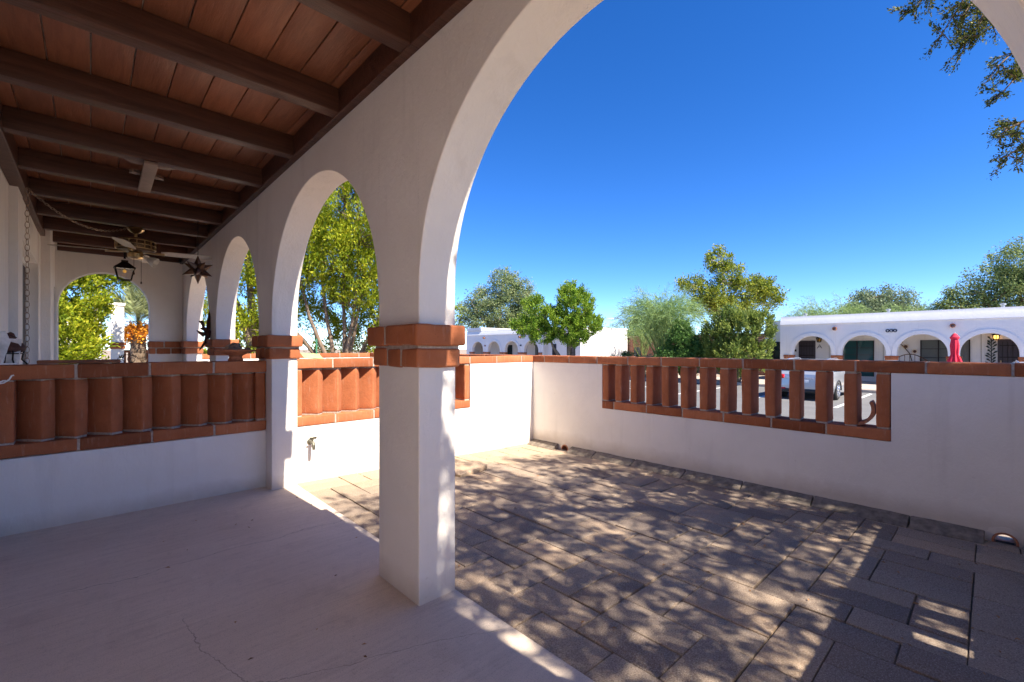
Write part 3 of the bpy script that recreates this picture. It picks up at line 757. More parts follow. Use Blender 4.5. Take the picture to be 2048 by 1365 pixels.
# white wooden feeder
bh = thing('bird_feeder', 'weathered white wooden bird feeder with a wire loop on the divider at the left edge', 'bird feeder', (-.42, 4.36, 1.09))
mb = MB()
for a, b, w_ in (((-.445, 4.345, 1.10), (-.405, 4.345, 1.265), .020), ((-.375, 4.38, 1.10), (-.362, 4.38, 1.262), .014), ((-.47, 4.345, 1.262), (-.392, 4.345, 1.285), .010)):
    a, b = Vector(a), Vector(b); d = b-a
    M = Matrix.Translation(a) @ d.to_track_quat('Z', 'Y').to_matrix().to_4x4(); mb.rbox((-w_*.6, -.03, 0), (w_*.6, .03, d.length), .002, .05, .0012, 0, M)
mb.rbox((-.46, 4.32, 1.094), (-.35, 4.40, 1.104), .002, .05, .001); mb.build('boards', WWOOD, bh)
mb = MB(); mb.tube([(-.445, 4.35, 1.30), (-.42, 4.35, 1.298), (-.39, 4.36, 1.288), (-.355, 4.38, 1.270)], .003, 6); mb.build('wire_loop', IRON, bh)
# white hook
mb = MB(); mb.tube([(-.47, 4.21, .985), (-.425, 4.20, .978), (-.395, 4.20, .984), (-.372, 4.20, 1.005), (-.362, 4.20, 1.028), (-.352, 4.20, 1.030)], .0045, 8)
mb.tube([(-.44, 4.19, .955), (-.415, 4.19, .985), (-.398, 4.19, .998), (-.385, 4.19, .998)], .0045, 8)
mb.tube([(-.49, 4.292, .99), (-.47, 4.21, .985)], .0045, 8)
tag(mb.build('wall_hook', WHITE), 'white curled wire hook at the left end of the porch divider cap', 'hook')
# green plate, stake, tap
mb = MB(); M = Matrix.Translation((1.513, 4.36, 1.128)) @ Matrix.Rotation(R(22), 4, 'X') @ Matrix.Rotation(R(4), 4, 'Y'); mb.rbox((-.088, -.06, -.003), (.088, .06, .003), .002, .06, .001, 0, M)
tag(mb.build('metal_plate', GREEN), 'tilted green metal plate lying on the side wall next to the second pillar', 'plate')
mb = MB(); mb.tube([(1.642, 4.60, -.2), (1.642, 4.60, 1.295)], .008, 8); tag(mb.build('garden_stake', STAKE), 'thin green garden stake standing behind the sunlit side wall', 'stake')
tp = thing('garden_tap', 'grey metal garden tap on the sunlit side wall', 'tap', (1.464, YA, .34))
mb = MB(); M = Matrix.Translation((1.464, YA+.01, .345)) @ Matrix.Rotation(R(90), 4, 'X')
mb.lathe([(.028, 0), (.028, .014), (.014, .018), (.014, .05)], 16, 0, M); mb.tube([(1.464, YA-.03, .345), (1.464, YA-.075, .345), (1.464, YA-.092, .325), (1.464, YA-.095, .285)], [.014, .015, .016, .014], 10)
mb.tube([(1.464, YA-.06, .345), (1.464, YA-.075, .385)], .008, 8); mb.build('spout', TAPM, tp)
mb = MB(); c_ = Vector((1.464, YA-.077, .388)); mb.tube([c_+Vector((.028*math.cos(2*PI*k/16), -.006*math.sin(2*PI*k/16), .028*math.sin(2*PI*k/16)*.35)) for k in range(16)], .006, 6, 0, False, None, True); mb.tube([c_-Vector((.026, 0, 0)), c_+Vector((.026, 0, 0))], .005, 6); mb.build('handle', TAPM, tp)
# clay ring on the front wall sill
mb = MB(); n = 22; vs = []
for i in range(n+1):
    a = R(28-108*i/n)
    for r, x in ((.130, 4.425), (.130, 4.605), (.106, 4.600), (.106, 4.430)): vs.append((x, .737-r*math.cos(a)+(x-4.425)*.10*(1-i/n), .722+r*math.sin(a)*1.03))
mb.add(vs, [(4*i+k, 4*i+(k+1) % 4, 4*i+4+(k+1) % 4, 4*i+4+k) for i in range(n) for k in range(4)]+[(0, 1, 2, 3), (4*n+3, 4*n+2, 4*n+1, 4*n)], 0, True)
tag(mb.build('clay_tile', CLAY), 'curved clay roof tile leaning in the last gap between the upright balusters', 'roof tile')
# scrolled iron trellis with butterfly
tr = thing('iron_trellis', 'black scrolled iron garden trellis with a small butterfly in the end arch', 'trellis', (.42, 9.0, 0))
mb = MB()
def spiral(cx, cz, r, turns, sg=1, a0=0):
    return [(cx+sg*r*(1-t/30*.85)*math.cos(a0+turns*2*PI*t/30), 9.0, cz+r*(1-t/30*.85)*math.sin(a0+turns*2*PI*t/30)) for t in range(31)]
mb.tube([(.27, 9.0, 0), (.27, 9.0, .96), (.30, 9.0, 1.05), (.36, 9.0, 1.10), (.44, 9.0, 1.105), (.50, 9.0, 1.06)], .005, 6); mb.tube([(.60, 9.0, 0), (.60, 9.0, .95), (.56, 9.0, 1.02)], .005, 6)
mb.tube(spiral(.46, 1.03, .072, 1.6), .0045, 6); mb.tube(spiral(.33, .985, .055, 1.4, -1), .0045, 6); mb.tube([(.27, 9, .9), (.60, 9, .9)], .005, 6); mb.build('scrolls', IRON, tr)
mb = MB(); mb.tube([(.338, 8.99, 1.05), (.338, 8.99, 1.10)], .005, 6)
for s_ in (-1, 1): mb.add([(.338, 8.988, 1.06), (.338+s_*.03, 8.98, 1.10), (.338+s_*.028, 8.98, 1.065), (.338+s_*.018, 8.984, 1.045)], [(0, 1, 2, 3)])
mb.build('butterfly', IRON, tr)

# ------------------------------------------------------------------ neighbouring buildings across the road
XF = 26.5
def neighbour(name, label, y0, y1, arches, loc, ends=(True, True)):
    root = thing(name, label, 'building', loc)
    mb = MB(); arcade(mb, XF, XF+.25, y0, y1, [(c-.825, c+.825) for c in arches], .985, -.6, 2.43, 32); mb.build('arcade_wall', STUCCO_FAR, root)
    for c in arches:
        mb = MB(); n = 28; vs = []
        for i in range(n+1):
            a = PI*i/n
            for r, x in ((.83, XF-.002), (.83, XF-.035), (1.0, XF-.035), (1.0, XF-.002)): vs.append((x, c-r*math.cos(a), .985+r*math.sin(a)))
        fs = [(4*i+k, 4*i+(k+1) % 4, 4*i+4+(k+1) % 4, 4*i+4+k) for i in range(n) for k in range(4)]
        mb.add(vs, fs)
        for y in (c-1.0, c+.83): mb.box((XF-.035, y, .862), (XF-.002, y+.17, .985))
        mb.build('arch_trim', STUCCO_FAR, root)
    ps_ = sorted(set([round(c-1.025, 3) for c in arches]+[round(c+1.025, 3) for c in arches]))
    for y in ps_:
        mb = MB(); course(mb, 'Y', [y-.23, y, y+.23], XF-.05, XF+.29, .765, .855, r=.01, step=.3, amp=.002); course(mb, 'Y', [y-.215, y+.1, y+.215], XF-.03, XF+.27, .665, .755, r=.01, step=.3, amp=.002); mb.build('pillar_collar', [BRICK, MORTAR], root)
    mb = MB()
    prof = [(XF-.05, 2.40), (XF-.05, 2.44), (XF+.10, 2.70), (XF+.13, 2.85), (XF+.4, 2.85), (XF+.4, 2.40)]
    n = len(prof); vs = [(x, y0, z) for x, z in prof]+[(x, y1, z) for x, z in prof]
    mb.add(vs, [tuple(range(n))[::-1], tuple(range(n, 2*n))]+[(i, (i+1) % n, n+(i+1) % n, n+i) for i in range(n)]); mb.build('parapet', STUCCO_FAR, root)
    mb = MB(); mb.box((XF+.26, y0+.01, 2.15), (XF+10, y1-.01, 2.395)); mb.build('roof', STUCCO_FAR, root)
    mb = MB(); mb.box((28.2, y0, -.6), (28.4, y1, 2.145)); mb.build('back_wall', STUCCO_FAR, root)
    for a, b in ((y0, y0+.15), (y1-.15, y1)): mb = MB(); mb.box((XF+.256, a+.003, -.44), (28.195, b-.003, 2.14)); mb.build('end_wall', STUCCO_FAR, root)
    mb = MB(); mb.box((XF+.255, y0+.02, -.6), (28.19, y1-.02, -.45)); mb.build('veranda_floor', WALK, root)
    return root
def bldg_window(root, y0, y1, z0, z1, mat, bars=(2, 4), x=28.2):
    f = MB(); f.box((x-.03, y0, z0), (x+.005, y1, z1)); w = f.build('window', mat, root)
    b = MB()
    for i in range(bars[0]+1): yy = y0+(y1-y0)*i/bars[0]; b.box((x-.06, yy-.02, z0), (x-.032, yy+.02, z1))
    for i in range(1, bars[1]): zz = z0+(z1-z0)*i/bars[1]; b.box((x-.058, y0+.022, zz-.010), (x-.034, y1-.022, zz+.010))
    b.build('window_bars', IRON, w)
def bldg_door(root, y0, y1, z1, x=28.2, mat=None):
    f = MB(); f.box((x-.045, y0, -.45), (x+.005, y1, z1)); d = f.build('door', mat or DARK, root)
    b = MB()
    for i in range(1, 6): yy = y0+(y1-y0)*i/6; b.box((x-.065, yy-.008, -.3), (x-.047, yy+.008, z1-.1))
    for zz in (.2, .8, 1.3): b.box((x-.068, y0+.05, zz), (x-.0655, y1-.05, zz+.04))
    b.build('door_grille', IRON, d)
    b = MB(); b.tube([(x-.08, y1-.09, .58), (x-.08, y1-.09, .68)], .02, 6); b.build('handle', BRASS, d)
def scupper(root, y, z=2.155):
    c = MB(); c.lathe([(.05, -.05), (.085, -.05), (.088, .16), (.062, .16), (.05, -.05)], 16, 0, Matrix.Translation((XF, y, z)) @ Matrix.Rotation(R(-90), 4, 'Y')); c.build('roof_spout', CLAY, root)

rbd = neighbour('arcade_building', 'white arcaded building on the right behind the parked car and red umbrella', -9.3, 7.56, [6.14, 4.07, 2.04, 0.02, -2.02, -4.06, -6.1, -8.1], (XF, 0, -.6))
bldg_door(rbd, 6.36, 7.13, 1.60); bldg_window(rbd, 3.92, 5.24, -.2, 1.58, TEAL, (2, 5)); bldg_window(rbd, 1.0, 2.19, -.45, 1.58, m_plain('screened_glass', (.10, .11, .10), .4), (2, 5))
bldg_door(rbd, -1.1, -.235, 1.58); bldg_window(rbd, .60, .96, -.45, 1.58, m_plain('grey_screen', (.13, .13, .12), .5), (1, 2))
for y in (5.17, 1.06, -3.03): scupper(rbd, y)
JG = m_plain('joint_grey', (.35, .34, .33), .8)
for y in (5.75, 3.55, .25): mb = MB(); mb.box((28.185, y-.012, -.45), (28.199, y+.012, 2.1)); mb.build('panel_joint', JG, rbd)
mb = MB()                                                     # number tiles
for k in (-1, 0, 1): mb.lathe([(0, .0), (.078, .0), (.074, .03), (0, .03)], 14, 0, Matrix.Translation((XF, 3.056+.13*k, 2.0)) @ Matrix.Rotation(R(-90), 4, 'Y'))
pl = mb.build('number_tiles', PLAQUE, rbd)
for k in (-1, 0, 1):
    mb = MB(); ry, rz = (.020, .028)
    mb.tube([(XF-.034, 3.056+.13*k+ry*math.cos(2*PI*i/12), 2.0-(.012 if k == 0 else 0)+rz*math.sin(2*PI*i/12)) for i in range(12)], .0075, 5, 0, False, None, True)
    if k == 0: mb.tube([(XF-.034, 3.056+.018, 2.0), (XF-.034, 3.056+.010, 2.035), (XF-.034, 3.056-.008, 2.05)], .0075, 5)
    mb.build('numeral', WHITE, pl)
mb = MB()                                                     # letter A
mb.tube([(28.185, 6.175+.10, 1.20), (28.185, 6.175, 1.39), (28.185, 6.175-.10, 1.20)], .014, 6); mb.tube([(28.185, 6.175+.055, 1.27), (28.185, 6.175-.055, 1.27)], .012, 6); mb.build('letter', IRON, rbd)
mb = MB(); mb.box((28.17, 7.25, 1.02), (28.198, 7.35, 1.14)); mb.build('doorbell_box', IRON, rbd)
def wall_lantern(root, y, z, lit):
    mb = MB(); x = 28.0
    mb.tube([(28.198, y, z+.10), (28.1, y, z+.16), (x, y, z+.14)], .02, 6); mb.lathe([(.17, z+.02), (.12, z+.07), (.03, z+.13), (0, z+.13)], 6, 0, Matrix.Translation((x, y, 0)))
    for k in range(6): a = 2*PI*k/6; mb.tube([(x+.12*math.cos(a), y+.12*math.sin(a), z+.03), (x+.085*math.cos(a), y+.085*math.sin(a), z-.17)], .014, 5)
    mb.lathe([(0, z-.20), (.09, z-.18), (.09, z-.16), (0, z-.16)], 6, 0, Matrix.Translation((x, y, 0))); o = mb.build('wall_lantern', IRON, root)
    mb = MB(); mb.lathe([(0, z+.02), (.06, z), (.075, z-.08), (.05, z-.14), (0, z-.15)], 12, 0, Matrix.Translation((x, y, 0))); mb.build('bulb', BULB if lit else BULBOFF, o)
for x, y, h in ((28.5, 6.9, .16), (30.2, 3.6, .30), (29.0, -.4, .22)):
    mb = MB(); mb.lathe([(.06, 2.39), (.06, 2.86+h), (.10, 2.87+h), (.10, 2.93+h), (0, 2.96+h)], 12, 0, Matrix.Translation((x, y, 0))); mb.build('roof_vent', ZINC, rbd)
wall_lantern(rbd, 6.16, 1.70, False); wall_lantern(rbd, -.19, 1.74, True)
# set back bay at the left end
mb = MB(); mb.box((28.0, 7.565, -.6), (28.2, 8.75, 2.75)); mb.build('side_bay', m_stucco('bay_stucco', (.62, .66, .60), .4, .05), rbd); bldg_window(rbd, 7.98, 8.62, -.3, 1.56, BLACKGLASS, (2, 2), 28.0)

lbd = neighbour('arcade_building', 'white arcaded building far left of the red brick house, behind the leaning pine', 24.56, 34.64, [32.91, 30.60, 28.27, 25.89], (XF, 29, -.6))
for y in (31.92, 27.2): scupper(lbd, y)
bldg_door(lbd, 28.1, 29.0, 1.5, mat=CREAM); bldg_window(lbd, 30.0, 30.6, -.4, 1.5, BLACKGLASS, (1, 3)); bldg_window(lbd, 26.2, 27.0, -.4, 1.5, m_plain('grey_blind', (.16, .16, .15), .5), (3, 4)); bldg_window(lbd, 33.2, 34.0, -.4, 1.5, BLACKGLASS, (2, 3)); bldg_door(lbd, 31.0, 31.7, 1.5, mat=CREAM)
mb = MB(); mb.lathe([(0, 0), (.2, .0), (.17, .03), (0, .05)], 16, 0, Matrix.Translation((28.19, 25.35, 1.0)) @ Matrix.Rotation(R(-90), 4, 'Y')); mb.build('round_ornament', CLAY, lbd)
mb = MB(); mb.box((XF-.02, 27.04, 1.38), (XF-.002, 27.24, 1.51)); mb.build('number_plate', PLAQUE, lbd)
mb = MB(); mb.box((XF-.02, 31.74, 1.37), (XF-.002, 31.94, 1.50)); mb.build('number_plate', m_plain('brown_plate', (.25, .10, .08), .6), lbd)
mb = MB(); mb.box((27.0, 21.02, -.6), (27.2, 24.55, 2.40)); mb.box((26.5, 21.02, 2.40), (32.7, 24.55, 2.80)); mb.box((26.55, 21.02, -.6), (26.99, 21.30, 2.395)); mb.build('setback_wall', STUCCO_FAR, lbd)
bldg_door(lbd, 23.60, 24.0, 1.55, 27.0); bldg_window(lbd, 21.7, 22.45, -.5, 1.55, m_plain('screen_door', (.09, .07, .06), .5), (2, 3), 27.0)
mb = MB(); mb.box((26.5, 21.0-.2, -.6), (32.8, 21.014, 2.74)); mb.box((26.46, 20.77, 2.742), (32.84, 21.04, 2.83)); mb.build('end_wall', STUCCO_FAR, lbd)
mb = MB(); mb.box((26.52, 32.45, 2.86), (34, 34.6, 3.12)); mb.build('raised_parapet', STUCCO_FAR, lbd)
# brick house between them
bh_ = thing('brick_house', 'low red brick house between the two white arcaded buildings, half hidden by shrubs', 'house', (33, 15, -.6))
mb = MB(); mb.box((33, 9.0, -.6), (40, 22.5, 2.10)); mb.build('wall', m_redbrick(), bh_)
mb = MB(); mb.box((32.9, 8.9, 2.102), (40.1, 22.6, 2.20)); mb.box((32.2, 11.0, 1.10), (32.99, 14.8, 1.24)); mb.build('roof', m_plain('roof_edge', (.42, .27, .20), .8), bh_)
for y0, y1, z0, z1 in ((19.6, 20.3, -.4, 1.3), (16.9, 17.4, .2, 1.0), (12.2, 13.4, -.2, 1.05)):
    f = MB(); f.box((32.97, y0, z0), (33.005, y1, z1)); w = f.build('window', BLACKGLASS, bh_)
    f = MB()
    for a in (y0-.05, y1): f.box((32.95, a, z0), (32.999, a+.05, z1))
    f.box((32.95, y0-.05, z1), (32.999, y1+.05, z1+.06)); f.build('frame', CLAY, w)
mb = MB(); mb.box((32.3, 14.6, -.6), (32.45, 14.75, 1.098)); mb.box((32.3, 11.05, -.6), (32.45, 11.2, 1.098)); mb.build('porch_post', BARK, bh_)

# ornaments on the right building's veranda
def ornament(name, label, cat, mb, mats): return tag(mb.build(name, mats), label, cat)
mb = MB(); x = 28.15
mb.tube([(x, 2.50, .6), (x, 2.58, .95), (x, 2.78, 1.25), (x, 2.95, 1.45)], .018, 6)
for y, z, r in ((2.40, 1.05, .15), (2.72, 1.28, .16), (2.86, 1.50, .09)):
    mb.lathe([(0, 0), (r*.4, .02), (r*.42, .0)], 12, 1, Matrix.Translation((x-.05, y, z)) @ Matrix.Rotation(R(-90), 4, 'Y'))
    for k in range(11):
        a = 2*PI*k/11; p = [(x-.04, y+r*.35*math.cos(a-.2), z+r*.35*math.sin(a-.2)), (x-.055, y+r*math.cos(a), z+r*math.sin(a)), (x-.04, y+r*.35*math.cos(a+.25), z+r*.35*math.sin(a+.25))]
        mb.add(p, [(0, 1, 2)], 2)
ornament('sunflower_ornament', 'metal sunflower wall ornament above the curved bench', 'ornament', mb, [IRON, DKCLAY, m_plain('sunflower_yellow', (.60, .36, .08), .5)])
mb = MB(); mb.tube([(x, -.05, .35), (x, -.05, 1.62)], .015, 6); rr = random.Random(2)
for k in range(18):
    z = .42+k*.066+rr.uniform(-.02, .02); s_ = 1 if k % 2 else -1; L = rr.uniform(.10, .20)*(1 if k < 13 else .7)
    mb.tube([(x-.01, -.05, z), (x-.02, -.05+s_*L*.35, z+.05), (x-.02, -.05+s_*L*.7, z+.11), (x-.02, -.05+s_*L, z+rr.uniform(.12, .17))], [.006, .016, .040, .003], 6)
ornament('metal_plant_ornament', 'tall dark metal leaf ornament on the right veranda wall', 'ornament', mb, [m_plain('teal_metal', (.03, .05, .05), .4, .6)])
bn = thing('garden_bench', 'curved iron garden bench under the metal sunflowers', 'bench', (27.2, 2.5, -.45))
mb = MB(); 
for k in range(9):
    t = k/8; mb.tube([(27.3, 1.8+1.4*t, 0), (27.3, 1.8+1.4*t, .55+.38*math.sin(PI*t))], .012, 5)
mb.tube([(27.3, 1.8+1.4*k/16, .55+.38*math.sin(PI*k/16)) for k in range(17)], .022, 6)
for z in (.3, .55): mb.tube([(27.3, 1.8, z), (27.3, 3.2, z)], .014, 5)
mb.build('backrest', BRONZE, bn)
mb = MB(); mb.box((26.85, 1.8, -.02), (27.3, 3.2, .02)); mb.build('seat', BRONZE, bn)
for yy in (1.85, 3.15):
    for xx in (26.88, 27.28):
        mb = MB(); mb.tube([(xx, yy, -.45), (xx, yy, -.02)], .018, 6); mb.build('leg', BRONZE, bn)

# red folded umbrella
UX, UY = 24.2, .92
um = thing('garden_umbrella', 'closed crimson garden umbrella standing before the right building', 'umbrella', (UX, UY, -.47))
mb = MB(); vs = []; prof = [(1.78, .02), (1.74, .06), (1.62, .14), (1.56, .125), (1.545, .10), (1.30, .125), (1.02, .10), (.95, .10), (.80, .15), (.66, .185), (.60, .15)]; n = 40
for z, r in prof:
    for k in range(n):
        a = 2*PI*k/n; q = r*(1+.20*math.sin(a*8)*min(1, max(0, (1.6-z)*2))); vs.append((UX+q*math.cos(a), UY+q*math.sin(a), z+(.03*math.sin(a*8) if z < .7 else 0)))
mb.add(vs, [(i*n+k, i*n+(k+1) % n, (i+1)*n+(k+1) % n, (i+1)*n+k) for i in range(len(prof)-1) for k in range(n)], 0, True); mb.build('canopy', RED, um)
mb = MB(); mb.tube([(UX, UY, -.42), (UX, UY, 1.8)], .024, 8); mb.build('pole', WHITE, um)
mb = MB(); mb.lathe([(0, -.40), (.22, -.41), (.26, -.47), (0, -.47)], 20, 0, Matrix.Translation((UX, UY, 0))); mb.build('base', IRON, um)

# ------------------------------------------------------------------ cars
def car_paint(name, c):
    t = NT(name); b = t.bsdf(c, .28, None, .55, .5); b.inputs['Coat Weight'].default_value = .6; b.inputs['Coat Roughness'].default_value = .05; return t.m
TYRE = m_plain('tyre_rubber', (.02, .02, .02), .85); ALLOY = m_plain('alloy_wheel', (.62, .63, .65), .25, .9, var=.05)
LAMP = m_plain('red_lamp', (.60, .012, .012), .12, var=.05); PLASTIC = m_plain('black_plastic', (.025, .025, .027), .6); CHROME = m_plain('chrome', (.8, .8, .82), .1, 1, var=.02)
CGLASS = m_glass('car_glass', (.015, .03, .05), .03)
def make_car(name, label, paint, loc, rz):
    """origin on the ground under the middle; nose towards +X"""
    root = thing(name, label, 'car', (0, 0, 0))
    L = 4.5
    side = [(-2.20, .34), (-2.25, .50), (-2.24, .72), (-2.20, .94), (-2.12, 1.04), (-1.86, 1.30), (-1.62, 1.455), (-1.3, 1.50), (-.3, 1.52), (.35, 1.47), (.75, 1.30), (1.15, 1.04), (1.5, .985), (2.0, .86), (2.18, .70), (2.24, .52), (2.20, .34)]
    def half(x, z):
        w = .91
        w -= .10*max(0, (abs(x)-1.6)/.65)**2
        if z > .98: w -= (z-.98)*.42
        if z < .5: w -= (.5-z)*.25
        return w
    mb = MB(); rows = []
    zs_t = 9
    xs = sorted(set([-2.25, -2.2, -2.1, -1.95, -1.75, -1.5, -1.2, -.8, -.3, .2, .6, .9, 1.15, 1.45, 1.8, 2.05, 2.18, 2.24]))
    top = [(-2.25, .55), (-2.24, .80), (-2.20, .97), (-2.10, 1.08), (-1.86, 1.31), (-1.62, 1.455), (-1.3, 1.50), (-.3, 1.52), (.35, 1.47), (.75, 1.30), (1.15, 1.05), (1.5, .985), (2.0, .86), (2.18, .70), (2.24, .55)]
    def topz(x):
        for (a, za), (b, zb) in zip(top[:-1], top[1:]):
            if a <= x <= b: return za+(zb-za)*(x-a)/(b-a)
        return top[-1][1]
    def botz(x): return .34 if abs(x) > 1.9 else .24
    nn = 11; vs = []
    for x in xs:
        zt, zb = topz(x), botz(x)+(.12 if abs(x) > 2.2 else 0)
        ring = []
        for i in range(nn):
            t = i/(nn-1); z = zb+(zt-zb)*t; w = half(x, z)
            if t > .93: w *= .97
            ring.append((x, w, z))
        ring2 = [(x, -y, z) for x, y, z in ring[::-1]]
        vs += ring+ring2
    m = 2*nn; fs = []
    for i in range(len(xs)-1):
        for k in range(m): fs.append((i*m+k, i*m+(k+1) % m, (i+1)*m+(k+1) % m, (i+1)*m+k))
    fs.append(tuple(range(m))); fs.append(tuple((len(xs)-1)*m+k for k in range(m))[::-1])
    mb.add(vs, fs, 0, True); body = mb.build('body', paint, root, 0, 28)
    def panel(pts, mat, nm, parent=root, off=.006):
        mb = MB(); P = [Vector(p) for p in pts]; n_ = (P[1]-P[0]).cross(P[2]-P[0]).normalized()
        mb.add([p+n_*off for p in P]+[p-n_*.02 for p in P], [tuple(range(len(P))), tuple(range(len(P), 2*len(P)))[::-1]]+[(i, (i+1) % len(P), len(P)+(i+1) % len(P), len(P)+i) for i in range(len(P))]); return mb.build(nm, mat, parent)
    for s_ in (-1, 1):
        def sp(x, z): return (x, s_*(half(x, z)+.002), z)
        for nm, q in (('side_window', [(-1.75, 1.08), (-.72, 1.06), (-.72, 1.42), (-1.5, 1.40)]), ('side_window', [(-.66, 1.06), (.30, 1.05), (.30, 1.40), (-.66, 1.43)]), ('side_window', [(.36, 1.05), (.98, 1.05), (.62, 1.28), (.36, 1.37)])):
            q = [sp(*p) for p in q]; panel(q if s_ < 0 else q[::-1], CGLASS, nm)
        for x in (-1.30, 1.36):
            M = Matrix.Translation((x, s_*.80, .35)) @ Matrix.Rotation(R(-90*s_), 4, 'X')
            mb = MB(); mb.lathe([(.19, .10), (.235, .115), (.32, .11), (.35, .08), (.35, -.10), (.30, -.12), (.15, -.12)], 28, 0, M); w = mb.build('wheel', TYRE, root)
            mb = MB(); mb.lathe([(.235, .112), (.215, .09), (.20, .06), (.05, .075), (0, .085)], 28, 1, M)
            for k in range(7):
                a = 2*PI*k/7; mb.tube([M @ Vector((.04*math.cos(a), .04*math.sin(a), .10)), M @ Vector((.22*math.cos(a), .22*math.sin(a), .105))], [.035, .025], 6, 0)
            mb.tube([M @ Vector((.222*math.cos(2*PI*k/28), .222*math.sin(2*PI*k/28), .11)) for k in range(28)], .018, 6, 0, False, None, True); mb.build('rim', [ALLOY, PLASTIC], w)
            mb = MB(); ar = [(x+.385*math.cos(a), s_*(half(x, .5)+.004), .35+.385*math.sin(a)) for a in [PI*k/14 for k in range(15)]]; mb.tube(ar, .028, 6); mb.build('wheel_arch', PLASTIC, root)
        y0 = s_*.50; y1 = s_*.865
        mb = MB(); mb.rbox((-2.27, min(y0, y1), .80), (-2.02, max(y0, y1)+(0), .96), .03, .12, 0); tl = mb.build('tail_light', LAMP, root)
        mb = MB(); mb.rbox((-2.275, min(s_*.45, s_*.78), .40), (-2.2, max(s_*.45, s_*.78), .455), .015, .2, 0); mb.build('reflector', LAMP, root)
        mb = MB(); mb.rbox((1.95, min(s_*.52, s_*.80), .66), (2.19, max(s_*.52, s_*.80), .78), .03, .12, 0); mb.build('headlight', CLEARLAMP, root)
        mb = MB(); mb.rbox((.62, min(s_*.86, s_*1.02), 1.02), (.78, max(s_*.86, s_*1.02), 1.13), .03, .1, 0); mb.build('mirror', paint, root)
    panel([(-2.085, .62, 1.115), (-2.085, -.62, 1.115), (-1.66, -.54, 1.445), (-1.66, .54, 1.445)], CGLASS, 'rear_window', off=.02)
    panel([(1.12, -.70, 1.075), (1.12, .70, 1.075), (.42, .58, 1.455), (.42, -.58, 1.455)], CGLASS, 'windscreen', off=.012)
    mb = MB(); mb.rbox((-2.285, -.80, .30), (-2.1, .80, .42), .03, .2, 0); mb.build('rear_bumper', PLASTIC, root)
    mb = MB(); mb.rbox((-2.265, -.26, .66), (-2.235, .26, .78), .004, .2, 0); mb.build('number_plate', m_plain('plate_white', (.7, .72, .75), .4), root)
    mb = MB(); mb.rbox((-2.262, -.5, .82), (-2.225, .5, .85), .01, .2, 0); mb.build('chrome_strip', CHROME, root)
    for s_ in (-1, 1):
        mb = MB(); mb.tube([(-1.5, s_*.60, 1.50), (-1.3, s_*.60, 1.545), (.0, s_*.60, 1.555), (.25, s_*.60, 1.51)], .016, 6); mb.build('roof_rail', ALLOY, root)
    root.location = loc; root.rotation_euler = (0, 0, rz)
    return root
CLEARLAMP = m_plain('clear_lamp', (.7, .72, .75), .1, .2)
SILVER = car_paint('silver_paint', (.52, .55, .58))
car = make_car('parked_car', 'silver crossover car with red tail lights parked nose towards the right building', SILVER, (20.2, 4.50, -.60), 0)
car.scale = (1, 1, .92)
for i_, (yy, rz_) in enumerate(((-1.15, 0),)):
    c2 = copy_tree(car); c2.location = (20.4, yy, -.60); c2.rotation_euler = (0, 0, rz_)
    tag(c2, 'pale car of which only the roof shows above the brick cap at the right edge', 'car')

# ------------------------------------------------------------------ vegetation
def leaf_mesh(name, P, A, B, mat, parent):
    """diamond leaves: P base (N,3), A long vector, B half width vector"""
    N = len(P); base = np.array(parent_loc(parent))
    V = np.empty((N, 4, 3)); V[:, 0] = P; V[:, 1] = P+A*.5+B; V[:, 2] = P+A; V[:, 3] = P+A*.5-B
    V -= base
    me = bpy.data.meshes.new(name); me.vertices.add(N*4); me.vertices.foreach_set('co', V.reshape(-1))
    me.loops.add(N*4); me.loops.foreach_set('vertex_index', np.arange(N*4, dtype=np.int32))
    me.polygons.add(N); me.polygons.foreach_set('loop_start', np.arange(0, N*4, 4, dtype=np.int32)); me.polygons.foreach_set('loop_total', np.full(N, 4, np.int32))
    me.materials.append(mat); me.update(calc_edges=True); me.validate()
    o = bpy.data.objects.new(name, me); COL.objects.link(o); o.parent = parent; return o
def unit(a): return a/np.maximum(np.linalg.norm(a, axis=1, keepdims=True), 1e-9)
def leaves(g, C, per, spread, L, W, dirs=None, jitter=1.0, flat=1.0):
    """per leaves round each clump centre; dirs = growth direction of each clump"""
    P = np.repeat(C, per, 0); n = len(P)
    sp = np.repeat(spread, per) if np.ndim(spread) else spread
    off = np.clip(g.normal(size=(n, 3)), -1.7, 1.7)*(sp[:, None] if np.ndim(sp) else sp); off[:, 2] *= flat
    D = g.normal(size=(n, 3))*jitter
    if dirs is not None:
        d = np.repeat(dirs, per, 0); t = g.uniform(-1.2, 1.2, n)[:, None]
        off = off*.55+d*t*(sp[:, None] if np.ndim(sp) else sp)*1.3; D = D*.6+d
    cl = np.repeat(g.uniform(.7, 1.35, len(C)), per)
    A = unit(D)*(L*cl*g.uniform(.5, 1.45, n))[:, None]
    B = unit(np.cross(A, g.normal(size=(n, 3))))*(W*cl*g.uniform(.55, 1.35, n))[:, None]*.5
    return P+off, A, B
def in_lobes(g, lobes, n, shell=.45):
    w = np.array([l[1][0]*l[1][1]*l[1][2] for l in lobes])**.75; w = w/w.sum()
    idx = g.choice(len(lobes), n, p=w); u = unit(g.normal(size=(n, 3)))
    r = shell+(1-shell)*g.uniform(0, 1, n)**.6
    c = np.array([l[0] for l in lobes])[idx]; rad = np.array([l[1] for l in lobes])[idx]
    return c+u*rad*r[:, None], u
